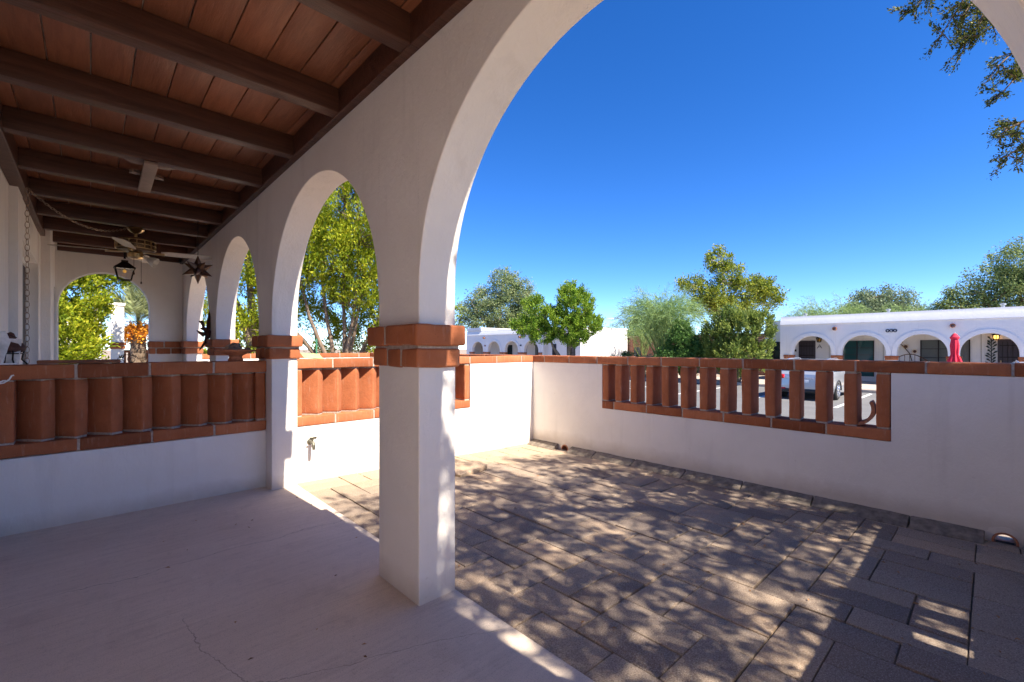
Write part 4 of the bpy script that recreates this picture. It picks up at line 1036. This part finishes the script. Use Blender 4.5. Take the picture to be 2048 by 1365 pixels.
def limb(mb, g, a, b, r0, r1, bend=.12, n=6, sag=0, sides=6):
    a = np.array(a, float); b = np.array(b, float); L = np.linalg.norm(b-a)
    o1 = g.normal(size=3)*L*bend; pts = []
    for i in range(n+1):
        t = i/n; p = a+(b-a)*t+o1*math.sin(PI*t)+np.array([0, 0, -sag*L*math.sin(PI*t)])+g.normal(size=3)*L*.012*(0 < i < n); pts.append(p)
    mb.tube(pts, [r0+(r1-r0)*i/n for i in range(n+1)], sides); return pts
def tree(name, label, base, stems, lobes, leafmat, bark, seed, clumps, per, spread, L, W, limbs=26, shell=.45, dirs=None, flat=1.0, group=None, cat='tree', stem_r=.12, limb_r=.035, cut=None, jitter=1.0, twig=False):
    g = np.random.default_rng(seed); root = thing(name, label, cat, base, group)
    C, u = in_lobes(g, lobes, clumps, shell)
    if cut is not None: k = cut(C); C, u = C[k], u[k]
    d = None
    if dirs == 'up': d = unit(u*.6+np.array([0, 0, 1.0])+g.normal(size=u.shape)*.25)
    elif dirs == 'out': d = unit(u+np.array([0, 0, .15])+g.normal(size=u.shape)*.35)
    elif dirs == 'droop': d = unit(u*.5+np.array([0, 0, -.8])+g.normal(size=u.shape)*.3)
    sp = spread*g.uniform(.6, 1.35, len(C))
    P, A, B = leaves(g, C, per, sp, L, W, d, jitter, flat)
    mb = MB(); ends = []
    for s_ in stems:
        pts = [np.array(base)]+[np.array(q, float) for q in s_]; m = len(pts)
        sm = []
        for i in range(m-1):
            for t in np.linspace(0, 1, 5)[:-1]: sm.append(pts[i]+(pts[i+1]-pts[i])*t)
        sm.append(pts[-1]); sm = [p+g.normal(size=3)*stem_r*.16 for p in sm]; sm[0] = pts[0]
        mb.tube(sm, [stem_r*(1.25-1.0*i/(len(sm)-1)) for i in range(len(sm))], 8); ends += sm[len(sm)//3:]
    ends = np.array(ends)
    for k in g.choice(len(C), min(limbs, len(C)), replace=False):
        dd = np.linalg.norm(ends-C[k], axis=1)+np.maximum(0, ends[:, 2]-C[k][2])*1.5
        q = ends[np.argmin(dd)]; pl = limb(mb, g, q, C[k], limb_r, limb_r*.25, .10, 6, 0, 5)
    mb.build('trunk', bark, root, 0, 60)
    leaf_mesh('crown', P, A, B, leafmat, root); return root

LJUN = m_leaf('juniper_leaf', (.13, .20, .012), (.36, .42, .022), (.56, .54, .045), .48)
LEUC = m_leaf('eucalyptus_leaf', (.11, .17, .070), (.235, .30, .14), (.34, .37, .20), .32)
LPINE = m_leaf('pine_needle', (.10, .20, .018), (.23, .36, .036), (.33, .42, .055), .36)
LPV = m_leaf('palo_verde_twig', (.17, .27, .10), (.30, .41, .16), None, .3)
LSHRUB = m_leaf('bright_shrub_leaf', (.05, .125, .028), (.11, .21, .05), None, .3)
LOLIVE = m_leaf('olive_shrub_leaf', (.10, .155, .03), (.235, .30, .065), (.32, .36, .095), .32)
LYEL = m_leaf('yellow_green_leaf', (.115, .17, .026), (.225, .28, .038), (.36, .37, .04), .38)
LDIST = m_leaf('distant_leaf', (.14, .20, .12), (.25, .31, .19), None, .25)  # greens lightened so the leaf colour carries the distance haze
LFORE = m_leaf('cedar_leaf', (.036, .054, .018), (.10, .13, .03), (.30, .30, .05), .3)
LHEDGE = m_leaf('hedge_leaf', (.05, .10, .04), (.10, .17, .06), None, .25)
LSAGE = m_leaf('sage_leaf', (.20, .24, .17), (.30, .34, .25), None, .25)

# the tree overhanging the patio from the right, out of view except for a few sprays
def keep_fore(C):
    h = C[:, 2]+1.15*C[:, 1]
    return (h < 4.35+.35*np.sin(C[:, 0]*2.7)) & (C[:, 2] > 2.45) & (C[:, 0] > 1.46+.12*np.sin(C[:, 1]*5))
fore = tree('cedar_tree', 'dark cedar whose sprays hang into the top right corner over the patio', (6.3, -3.2, -.6),
     [[(6.2, -3.2, 1.2), (5.6, -3.3, 2.8), (4.6, -3.5, 4.6), (3.6, -3.8, 6.2)], [(6.4, -3.0, 1.5), (6.6, -2.8, 3.2), (6.3, -2.6, 5.0)], [(5.9, -3.3, 1.4), (4.9, -2.6, 3.0), (3.5, -2.0, 4.3), (2.4, -1.7, 4.9)]],
     [((2.9, -1.7, 4.2), (1.7, 1.9, 1.3)), ((3.9, -3.2, 5.0), (2.0, 2.2, 2.0)), ((2.2, -3.6, 5.4), (1.8, 2.0, 1.6)), ((5.6, -3.0, 5.0), (2.0, 2.4, 2.0)), ((4.4, -.9, 3.9), (1.0, 1.0, .9)), ((3.9, -1.8, 4.2), (.7, .8, .6)), ((1.95, -1.5, 4.1), (.75, 1.2, .9)), ((1.9, -2.9, 5.3), (.7, 1.2, .9)), ((1.85, -2.2, 3.4), (.6, .9, .6)), ((4.3, -2.3, 3.5), (.75, .9, .7)), ((3.6, -2.9, 3.6), (.9, .8, .7))],
     LFORE, BARK, 21, 1420, 26, .115, .085, .034, 150, .25, 'out', .8, None, 'tree', .13, .016, keep_fore)
# low sprays that reach into the picture
g = np.random.default_rng(5); mb = MB(); SP = []; SD = []
spr = [((5.7, .10, 5.3), (5.0, .43, 4.03)), ((5.8, .0, 5.2), (4.95, .36, 4.05)), ((5.7, -.1, 5.0), (5.0, .26, 3.74)), ((5.8, -.2, 4.9), (5.0, .13, 3.58)), ((5.8, -.1, 4.9), (5.05, .20, 3.86)), ((5.9, -.3, 4.8), (5.05, .06, 3.64)),
       ((6.0, -.7, 3.9), (5.0, -.062, 3.12)), ((6.0, -.7, 3.4), (5.0, -.058, 2.80)), ((6.0, -.8, 3.2), (5.0, -.095, 2.64)), ((6.0, -.7, 4.2), (5.1, -.05, 3.38))]
for a, b in spr:
    pl = limb(mb, g, a, b, .025, .004, .06, 9, .03, 5)
    for i in range(5, 10):
        p = pl[i]; q = unit((pl[i]-pl[i-1])[None])[0]
        for k in range(3 if i < 7 else 4):
            tip = p+(q*.6+g.normal(size=3)*.55)*g.uniform(.06, .15); mb.tube([p, (p+tip)/2+g.normal(size=3)*.01, tip], [.005, .004, .002], 4)
            for t in (.35, .7, 1.0): SP.append(p+(tip-p)*t); SD.append(tip-p)
mb.build('branch', BARK, fore)
P, A, B = leaves(g, np.array(SP), 24, .026, .023, .010, unit(np.array(SD)), .9)
leaf_mesh('spray', P, A, B, LFORE, fore)

# tall juniper seen through the arches
tree('juniper_tree', 'tall yellow green juniper with many bare stems filling the arch left of the front pillar', (5.95, 14.4, -.6),
     [[(5.6, 14.4, .5), (5.0, 14.6, 2.2), (4.5, 14.8, 4.6)], [(5.8, 14.5, .5), (5.5, 14.7, 2.6), (5.3, 14.9, 6.0)], [(6.0, 14.3, .5), (5.95, 14.3, 2.6), (6.0, 14.3, 7.0)], [(6.1, 14.4, .4), (6.35, 14.2, 2.2), (6.7, 14.0, 5.0)], [(6.2, 14.3, .3), (6.8, 13.9, 1.9), (7.6, 13.4, 3.6)], [(6.1, 14.5, .3), (7.0, 14.2, 1.5), (8.2, 13.6, 2.6)], [(5.7, 14.6, .4), (4.7, 15.2, 1.8), (3.9, 15.6, 3.2)], [(5.9, 14.2, .6), (6.15, 13.9, 2.4), (6.3, 13.8, 5.2)]],
     [((5.9, 14.3, 5.6), (2.6, 2.4, 2.3)), ((4.9, 14.9, 4.3), (1.8, 1.8, 1.6)), ((6.9, 13.7, 4.0), (1.8, 1.8, 1.9)), ((8.0, 12.7, 2.5), (1.0, 1.0, 1.6)), ((7.3, 13.7, 1.5), (.8, .8, 1.0)), ((6.0, 14.4, 7.8), (1.6, 1.6, 1.6)), ((4.0, 15.5, 2.6), (1.2, 1.2, 1.3)), ((6.7, 15.6, 2.4), (2.2, 1.0, 1.6))],
     LJUN, BARK, 3, 1650, 84, .16, .095, .038, 280, .25, 'up', 1.2, None, 'tree', .085, .028)
tree('juniper_tree', 'second juniper with one thick crooked trunk, seen through the third arch', (3.75, 15.8, -.6),
     [[(3.78, 15.8, 1.0), (3.72, 15.85, 2.4), (3.55, 15.9, 4.2), (3.3, 16.0, 6.2)], [(3.7, 15.8, 1.2), (3.35, 16.1, 2.6), (2.9, 16.4, 4.0)]],
     [((3.2, 16.2, 5.6), (1.9, 1.9, 1.8)), ((2.6, 16.8, 3.4), (1.0, 1.0, 1.4)), ((3.3, 16.6, 1.2), (.8, .8, 1.2)), ((4.1, 15.5, 1.0), (.45, .45, .9))],
     LJUN, BARK, 4, 420, 70, .17, .10, .04, 70, .4, 'up', 1.2, None, 'tree', .15, .03)
# bright juniper framed by the end arch
tree('juniper_tree', 'bright green juniper filling the end arch behind the hanging lantern', (-.62, 14.6, -.6),
     [[(-.72, 14.6, .8), (-.95, 14.6, 1.9), (-1.0, 14.7, 3.0)], [(-.3, 14.7, .6), (.05, 14.8, 1.8), (.2, 14.9, 3.0)]],
     [((-.30, 14.6, 2.4), (.70, .8, .9)), ((-.55, 14.6, 1.2), (.70, .8, 1.1)), ((-.25, 14.7, 1.5), (.52, .7, 1.0)), ((-.45, 14.7, .5), (.75, .7, .7)), ((-.7, 14.6, 3.2), (.9, .9, .8)), ((.25, 14.8, 3.15), (.75, .7, .45)), ((-.1, 14.7, 3.9), (1.1, .8, .6))],
     LJUN, BARKL, 6, 620, 74, .115, .085, .036, 70, .35, 'up', 1.15, None, 'tree', .11, .016)
# palm with hanging orange fruit
pr = thing('palm_tree', 'palm with orange fruit bunches and a rough trunk at the right of the end arch', 'palm', (1.08, 18.2, -.6))
mb = MB(); rp = random.Random(4); n = 16; vs = []; prof = []
for i in range(34):
    z = -.6+2.5*i/33; prof.append((.175+.018*(i % 2)+.02*rp.random(), z))
mb.lathe(prof, n, 0, Matrix.Translation((1.08, 18.2, 0)))
for k in range(150):
    a = rp.uniform(0, 6.28); z = rp.uniform(-.4, 1.95); c_, s_ = math.cos(a), math.sin(a)
    mb.add([(1.08+.18*c_-.05*s_, 18.2+.18*s_+.05*c_, z), (1.08+.18*c_+.05*s_, 18.2+.18*s_-.05*c_, z), (1.08+.25*c_, 18.2+.25*s_, z+.13)], [(0, 1, 2)])
mb.build('trunk', PALMBARK, pr)
g = np.random.default_rng(9); PP = []; AA = []; BB = []
for k in range(84):
    az = g.uniform(0, 2*PI); el = R(g.uniform(25, 88)); L = g.uniform(1.3, 1.9); d0 = np.array([math.cos(az)*math.cos(el), math.sin(az)*math.cos(el), math.sin(el)])
    sd = np.array([-math.sin(az), math.cos(az), 0]); prev = np.array([1.08, 18.2, 1.95])
    for i in range(26):
        t = i/25; p = np.array([1.08, 18.2, 1.95])+d0*L*t+np.array([0, 0, -.55*t*t*math.cos(el)])
        if t > .2:
            for s_ in (-1, 1):
                ll = .42*math.sin(PI*(.15+.8*t)); a = (sd*s_*.6+d0*.8+g.normal(size=3)*.08); a = a/np.linalg.norm(a)*ll
                PP.append(p); AA.append(a); b = np.cross(a, d0); BB.append(b/np.linalg.norm(b)*.012)
        PP.append(p); AA.append(d0*L/25*1.2); BB.append(sd*.012)
leaf_mesh('crown', np.array(PP), np.array(AA), np.array(BB), m_leaf('palm_leaf', (.20, .25, .11), (.38, .42, .24), None, .35), pr)
FRUIT = m_leaf('orange_fruit', (.65, .22, .02), (.85, .38, .04), None, .2)
for k in range(7):
    a = 2*PI*k/7+.3; c = np.array([[1.08+.42*math.cos(a)*q, 18.2+.42*math.sin(a)*q, 2.05-.5*q*q+dz] for q, dz in ((.55, 0), (.75, 0), (.9, 0), (1, -.05))])
    P, A, B = leaves(g, c, 70, .075, .06, .05, None); leaf_mesh('fruit_bunch', P, A, B, FRUIT, pr)['kind'] = 'stuff'

# white pillar and wall of the next house, behind the juniper
fp = thing('neighbour_pillar', 'white pillar with a brick collar between juniper and palm', 'pillar', (.56, 17.25, -.6))
mb = MB(); mb.rbox((.42, 17.1, -.6), (.70, 17.4, 2.42), .008, .5, .001); mb.rbox((.39, 17.07, 2.42), (.73, 17.43, 2.50), .008, .4, .001); mb.build('shaft', STUCCO, fp)
mb = MB(); course(mb, 'X', [.37, .75], 17.05, 17.45, 1.28, 1.37, step=.2); course(mb, 'X', [.39, .73], 17.07, 17.43, 1.18, 1.27, step=.2); mb.build('pillar_collar', [BRICK, MORTAR], fp)
fw_ = thing('far_patio_wall', 'low brick topped wall with slots just behind the palm trunk', 'wall', (1.9, 17.3, -.6))
mb = MB(); mb.box((.72, 18.9, -.6), (3.2, 19.1, .70)); mb.build('stucco_base', STUCCO, fw_)
mb = MB(); course(mb, 'X', joints(.72, 3.2, 1.1), 18.88, 19.12, 1.06, 1.15, step=.2); mb.build('brick_cap', [BRICK, MORTAR], fw_)
for k in range(11):
    mb = MB(); block(mb, (.75+.22*k, 18.9), R(30), .2, .09, .70, 1.06); mb.build('baluster', [BRICK, MORTAR], fw_)
fh = thing('white_house', 'plain white house glimpsed through the juniper in the end arch', 'house', (-5, 26, -.6))
mb = MB(); mb.box((-9, 24, -.6), (.3, 32, 2.5)); mb.build('wall', STUCCO_FAR, fh)
mb = MB(); mb.box((-9.1, 23.9, 2.502), (.4, 32.1, 2.65)); mb.build('roof_edge', STUCCO_FAR, fh)
f = MB(); f.box((-3.4, 23.96, .3), (-2.0, 24.01, 1.6)); w = f.build('window', BLACKGLASS, fh)
f = MB(); f.box((-3.45, 23.94, 1.602), (-1.95, 24.0, 1.68)); f.box((-2.72, 23.945, .3), (-2.68, 23.958, 1.6)); f.build('frame', WHITE, w)

# trees beyond the road
tree('eucalyptus_tree', 'big grey green eucalyptus rising behind the far white building', (38.5, 43.5, -.6),
     [[(38.4, 43.5, 3), (38.6, 43.3, 6.5), (38.8, 43.1, 10)], [(38.4, 43.5, 2), (36.8, 44.6, 5), (35.6, 45.6, 7)], [(38.4, 43.4, 2.5), (40.3, 42.0, 5.5), (41.3, 41.0, 8)]],
     [((39.0, 43.0, 9.4), (1.9, 1.9, 2.2)), ((37.2, 44.4, 7.6), (2.0, 2.0, 1.7)), ((40.6, 41.6, 8.2), (1.8, 1.8, 1.8)), ((36.0, 45.6, 6.2), (1.7, 1.7, 1.3)), ((38.8, 43.2, 6.0), (2.6, 2.6, 2.0)), ((41.0, 41.4, 5.6), (1.9, 1.9, 1.8)), ((37.0, 45.0, 4.2), (1.8, 1.8, 1.3)), ((40.0, 42.4, 3.8), (2.2, 2.2, 1.4)), ((35.2, 46.4, 4.6), (.9, .9, .8))],
     LEUC, BARKL, 31, 620, 70, .34, .25, .10, 70, .45, None, 1.0, None, 'tree', .28, .09)
tree('pine_tree', 'bright green two lobed pine with a leaning trunk before the far white building', (20.9, 17.7, -.6),
     [[(20.75, 17.85, .6), (20.4, 18.1, 1.3), (20.2, 18.4, 2.6)], [(21.0, 17.5, .5), (21.1, 17.2, 1.6), (21.1, 17.0, 3.6)]],
     [((21.15, 17.05, 3.7), (1.15, 1.15, 1.15)), ((21.0, 17.2, 4.35), (.75, .75, .7)), ((21.6, 16.6, 2.6), (1.05, 1.0, .75)), ((20.8, 17.4, 2.4), (1.0, 1.0, .8)), ((19.6, 18.9, 3.4), (.85, .85, .95)), ((19.3, 19.2, 2.5), (1.05, 1.0, .6)), ((19.9, 18.6, 1.9), (.85, .8, .5)), ((21.2, 17.0, 1.75), (.9, .9, .45)), ((20.3, 18.0, 2.9), (.8, .8, .8))],
     LPINE, BARK, 32, 760, 62, .13, .13, .050, 60, .5, 'up', .9, None, 'tree', .13, .035)
# palo verde: a fan of thin green twigs
def broom(name, label, base, trunk, n, H, Rr, seed, mat, bark, lean=(0, 0), twig=.014, group=None, sub=7, start=.9, droop=.0):
    g = np.random.default_rng(seed); root = thing(name, label, 'tree', base, group); mb = MB(); PP = []; AA = []; BB = []
    top = np.array(base)+np.array([0, 0, start]); mb.tube([np.array(base), (np.array(base)+top)/2+np.array([.05, -.04, 0]), top], [trunk, trunk*.9, trunk*.8], 8)
    mains = []
    for k in range(max(8, n//26)):
        az = g.uniform(0, 2*PI); q = g.uniform(.15, .75); tip = top+np.array([math.cos(az)*Rr*q*.62, math.sin(az)*Rr*q*.62, (H-start)*g.uniform(.35, .55)]); mains.append(limb(mb, g, top-np.array([0, 0, g.uniform(0, .3)]), tip, trunk*.5, trunk*.15, .07, 6, 0, 5))
    mb.build('trunk', bark, root, 0, 60)
    for k in range(n):
        m_ = mains[g.integers(len(mains))]; p = np.array(m_[g.integers(2, len(m_))])
        az = g.uniform(0, 2*PI); rr = Rr*g.uniform(.25, 1)**.7; th = rr/Rr
        zt = base[2]+H*(1-.50*th**2.2)*g.uniform(.80, 1.03); tgt = np.array([base[0]+math.cos(az)*rr+lean[0], base[1]+math.sin(az)*rr+lean[1], zt])
        prev = p; steps = 8
        for i in range(1, steps+1):
            t = i/steps; q = p+(tgt-p)*t+np.array([0, 0, .16*H*math.sin(PI*t)*th])+g.normal(size=3)*.02
            d = q-prev; w = np.cross(d, g.normal(size=3)); w = w/np.linalg.norm(w)*twig*(1.1-t*.7)
            PP.append(prev-d*.1); AA.append(d*1.2); BB.append(w)
            if i > 2:
                for _ in range(sub):
                    e = d/np.linalg.norm(d)*.7+g.normal(size=3)*.42; e = e/np.linalg.norm(e)*g.uniform(.12, .34)*(H/6); ww = np.cross(e, g.normal(size=3)); PP.append(prev+d*g.uniform(0, 1)); AA.append(e); BB.append(ww/np.linalg.norm(ww)*twig*.62)
            prev = q
    leaf_mesh('crown', np.array(PP), np.array(AA), np.array(BB), mat, root); return root
broom('palo_verde_tree', 'wispy pale green palo verde spreading like a fan before the red brick house', (24.1, 13.0, -.6), .15, 470, 5.75, 3.2, 41, LPV, PVBARK, (-.05, .05), .013)
broom('palo_verde_tree', 'smaller yellow green palo verde between the white end wall and the red brick house', (31.2, 18.3, -.6), .10, 170, 4.6, 1.9, 44, LPV, PVBARK, (0, 0), .014)
tree('tall_tree', 'tall open yellow green tree with pale limbs rising behind the shrubs', (39.4, 15.1, -.6),
     [[(39.3, 15.2, 3), (39.1, 15.4, 6), (38.9, 15.6, 9)], [(39.4, 15.0, 3.5), (40.3, 13.6, 5.2), (40.9, 13.0, 6.1)], [(39.3, 15.3, 3.5), (38.4, 16.6, 5.4), (37.9, 17.4, 6.6)]],
     [((38.9, 15.7, 8.6), (1.1, 1.1, 1.1)), ((39.3, 15.0, 7.4), (1.3, 1.3, 1.1)), ((37.8, 17.4, 6.7), (1.3, 1.2, .8)), ((38.6, 16.4, 5.8), (1.5, 1.4, .9)), ((40.2, 13.9, 6.2), (1.4, 1.4, .9)), ((41.0, 13.0, 6.1), (1.1, 1.1, .8)), ((41.4, 12.5, 5.4), (.9, .9, .8)), ((39.5, 14.9, 4.9), (1.8, 1.8, .9)), ((38.1, 17.0, 4.9), (1.1, 1.1, .7)), ((40.8, 13.1, 4.8), (1.2, 1.2, .6))],
     LYEL, BARKL, 33, 360, 60, .25, .20, .09, 80, .5, None, 1.0, None, 'tree', .2, .06)
tree('leafy_shrub', 'dense bright green shrub at the foot of the palo verde', (23.2, 11.3, -.6),
     [[(23.2, 11.3, .4), (23.25, 11.25, 1.4)], [(23.1, 11.5, .3), (22.9, 11.9, 1.2)]],
     [((23.2, 11.3, 1.5), (.85, .85, .95)), ((23.1, 11.6, .6), (1.15, 1.1, .85)), ((23.2, 11.2, 2.3), (.45, .45, .55)), ((23.3, 10.9, .9), (.95, .9, .9))],
     LSHRUB, BARK, 34, 300, 60, .13, .12, .06, 30, .6, None, 1.0, None, 'shrub', .05, .02)
tree('leafy_shrub', 'large olive green shrub with reddish tips beside the right white building', (23.3, 8.5, -.6),
     [[(23.3, 8.5, .4), (23.3, 8.5, 1.6)], [(23.2, 8.8, .4), (23.0, 9.3, 1.6)], [(23.4, 8.2, .4), (23.5, 7.8, 1.6)], [(23.3, 8.6, .3), (23.2, 9.0, 2.2)]],
     [((23.3, 8.6, 2.05), (1.0, 1.1, .95)), ((23.2, 9.5, 1.5), (.8, .8, 1.0)), ((23.4, 7.7, 1.9), (.8, .75, 1.05)), ((23.3, 8.5, .8), (1.2, 1.35, 1.0)), ((23.2, 9.0, 2.7), (.6, .6, .55)), ((23.5, 7.5, 2.6), (.5, .5, .5))],
     LOLIVE, BARK, 35, 430, 60, .13, .14, .055, 60, .55, 'up', 1.1, None, 'shrub', .045, .02)
for (x, y, r, h, mt, lab, sd) in ((23.8, 14.9, .85, 1.55, LHEDGE, 'low dark green clipped bush in front of the white end wall', 51), (24.0, 13.5, 1.0, 1.42, LSAGE, 'low grey green sage bush at the foot of the palo verde trunk', 52), (23.2, 15.9, .9, 1.35, LSAGE, 'small pale bush left of the dark clipped bush', 53)):
    tree('low_bush', lab, (x, y, -.6), [[(x, y, -.1)]], [((x, y, -.6+h*.45), (r, r, h*.55))], mt, BARK, sd, 110, 44, .10, .09, .05, 8, .75, None, 1, None, 'bush', .03, .012)
broom('palo_verde_tree', 'feathery palo verde top showing above the left end of the right building roof', (48.5, 10.2, -.6), .2, 240, 7.0, 4.4, 42, LPV, PVBARK, (0, 0), .020, None, 7, 1.5)
broom('palo_verde_tree', 'feathery palo verde top showing just left of the big tree behind the right building', (58.5, 5.3, -.6), .2, 200, 6.9, 4.3, 43, LPV, PVBARK, (0, 0), .024, None, 8, 1.5)
tree('round_tree', 'distant grey green double domed tree behind the right building roof', (70, 8.6, -.6),
     [[(70, 8.6, 4), (70.2, 8.3, 7)]], [((70.3, 8.0, 6.9), (1.9, 1.9, 1.7)), ((69.6, 10.6, 6.4), (2.2, 2.2, 1.7)), ((70, 9.4, 5.0), (4.2, 4.0, 1.8)), ((70.2, 6.6, 5.6), (1.4, 1.4, 1.2))],
     LDIST, BARK, 36, 330, 76, .40, .24, .11, 30, .6, None, 1.0, None, 'tree', .3, .1)
tree('broad_tree', 'big leafy tree towering behind the roof at the right edge', (59, -1.6, -.6),
     [[(59, -1.6, 3), (59.2, -1.9, 6)], [(58.8, -1.0, 3), (58.2, .5, 6)]],
     [((59.3, -2.0, 8.6), (2.2, 2.2, 1.9)), ((58.8, -.4, 7.4), (1.9, 1.9, 1.5)), ((58.2, 1.6, 5.8), (1.5, 1.5, 1.2)), ((59.2, -2.2, 5.8), (3.0, 3.0, 2.2)), ((57.8, 2.3, 4.6), (1.5, 1.5, 1.3)), ((59.5, -4.5, 7.4), (2.6, 2.6, 2.4)), ((58.6, .2, 4.4), (2.6, 2.6, 1.5))],
     m_leaf('broad_leaf', (.11, .175, .06), (.23, .30, .11), (.32, .36, .15), .3), BARK, 37, 470, 84, .34, .20, .09, 60, .5, None, 1.0, None, 'tree', .3, .09)
tree('round_tree', 'dark rounded tree behind the palo verde next to the street lamp', (46, 26.4, -.6), [[(46, 26.4, 2), (46, 26.3, 3.5)]], [((46, 26.2, 3.2), (2.6, 2.6, 1.9)), ((46.4, 24.6, 3.0), (2.2, 2.2, 1.6))],
     m_leaf('dark_round_leaf', (.05, .09, .025), (.11, .15, .04), None, .25), BARK, 38, 180, 44, .30, .26, .12, 20, .6, None, 1, None, 'tree', .2, .06)
tree('round_tree', 'low dark distant tree left of the eucalyptus over the far roof', (37, 54, -.6), [[(37, 54, 2), (37, 54, 3.5)]], [((37, 54, 3.6), (3.0, 3.0, 2.0)), ((35, 58, 3.2), (3, 3, 1.8)), ((33.5, 62, 3.4), (2.6, 2.6, 2.4))], LDIST, BARK, 39, 150, 36, .4, .3, .15, 20, .6, None, 1, None, 'tree', .2, .06)
tree('round_tree', 'line of low distant treetops over the white end wall', (75, 52, -.6), [[(75, 52, 2), (75, 52, 3)]], [((75, 52, 3.0), (5, 5, 1.9)), ((78, 47, 2.8), (4, 4, 1.9)), ((72, 57, 2.9), (4, 4, 1.8)), ((70, 63, 3.2), (4, 4, 2.0))], LDIST, BARK, 40, 150, 36, .5, .4, .2, 12, .6, None, 1, None, 'tree', .2, .06)
# street lamp
sl = thing('street_lamp', 'pale street lamp with a curved arm beside the dark rounded tree', 'street lamp', (38.4, 25.4, -.6))
mb = MB(); mb.tube([(38.9, 25.0, -.6), (38.9, 25.0, 3.4), (38.75, 25.1, 4.0), (38.4, 25.5, 4.25), (38.2, 25.75, 4.22)], [.07, .06, .05, .045, .045], 8); mb.build('pole', ZINC, sl)
mb = MB(); mb.rbox((37.75, 25.72, 4.10), (38.15, 26.2, 4.20), .04, .1, 0); mb.build('lamp_head', WHITE, sl)

GR = dict(juniper_tree='junipers beyond the patio', palo_verde_tree='palo verde trees beyond the road', round_tree='distant round trees', leafy_shrub='shrubs by the brick house', low_bush='low bushes along the far pavement', parked_car='cars parked nose in along the far pavement', arcade_building='white arcaded buildings across the road')
for o in list(COL.objects):
    if o.parent is None and o.name.split('.')[0] in GR: o['group'] = GR[o.name.split('.')[0]]
# ------------------------------------------------------------------ light, sky, camera
SUN = Vector((.062, -1, 1.15)).normalized()
ld = bpy.data.lights.new('sun', 'SUN'); ld.energy = 2.4; ld.angle = R(.53); ld.color = (1, .905, .77)
lo = bpy.data.objects.new('sun', ld); COL.objects.link(lo); lo.rotation_euler = SUN.to_track_quat('Z', 'Y').to_euler()
W = bpy.data.worlds.new('World'); SC.world = W; W.use_nodes = True; nt = W.node_tree; nt.nodes.clear()
sk = nt.nodes.new('ShaderNodeTexSky'); sk.sky_type = 'NISHITA'; sk.sun_disc = False
sk.sun_elevation = math.asin(SUN.z); sk.sun_rotation = math.atan2(SUN.x, SUN.y); sk.altitude = 800; sk.air_density = .64; sk.dust_density = .05; sk.ozone_density = 3.0
bg = nt.nodes.new('ShaderNodeBackground'); bg.inputs['Strength'].default_value = .058
ow = nt.nodes.new('ShaderNodeOutputWorld'); hs = nt.nodes.new('ShaderNodeHueSaturation'); hs.inputs['Saturation'].default_value = 1.30; hs.inputs['Hue'].default_value = .510
nt.links.new(sk.outputs[0], hs.inputs['Color']); nt.links.new(hs.outputs[0], bg.inputs[0]); nt.links.new(bg.outputs[0], ow.inputs[0])
cd = bpy.data.cameras.new('camera'); cam = bpy.data.objects.new('camera', cd); COL.objects.link(cam)
cd.sensor_width = 36; cd.lens = 897/2048*36; cd.shift_y = 14.5/2048; cd.clip_start = .02; cd.clip_end = 2000
cam.location = (0, 0, 1.2); cam.rotation_euler = (R(90), 0, R(-43.2)); SC.camera = cam
SC.view_settings.view_transform = 'Standard'; SC.view_settings.look = 'None'; SC.view_settings.gamma = 1; SC.view_settings.use_curve_mapping = False
SC.view_settings.exposure = 2.45
SC.render.engine = 'CYCLES'; SC.cycles.use_denoising = True; SC.cycles.max_bounces = 14; SC.cycles.diffuse_bounces = 10; SC.cycles.transparent_max_bounces = 12
SC.cycles.sample_clamp_indirect = 0
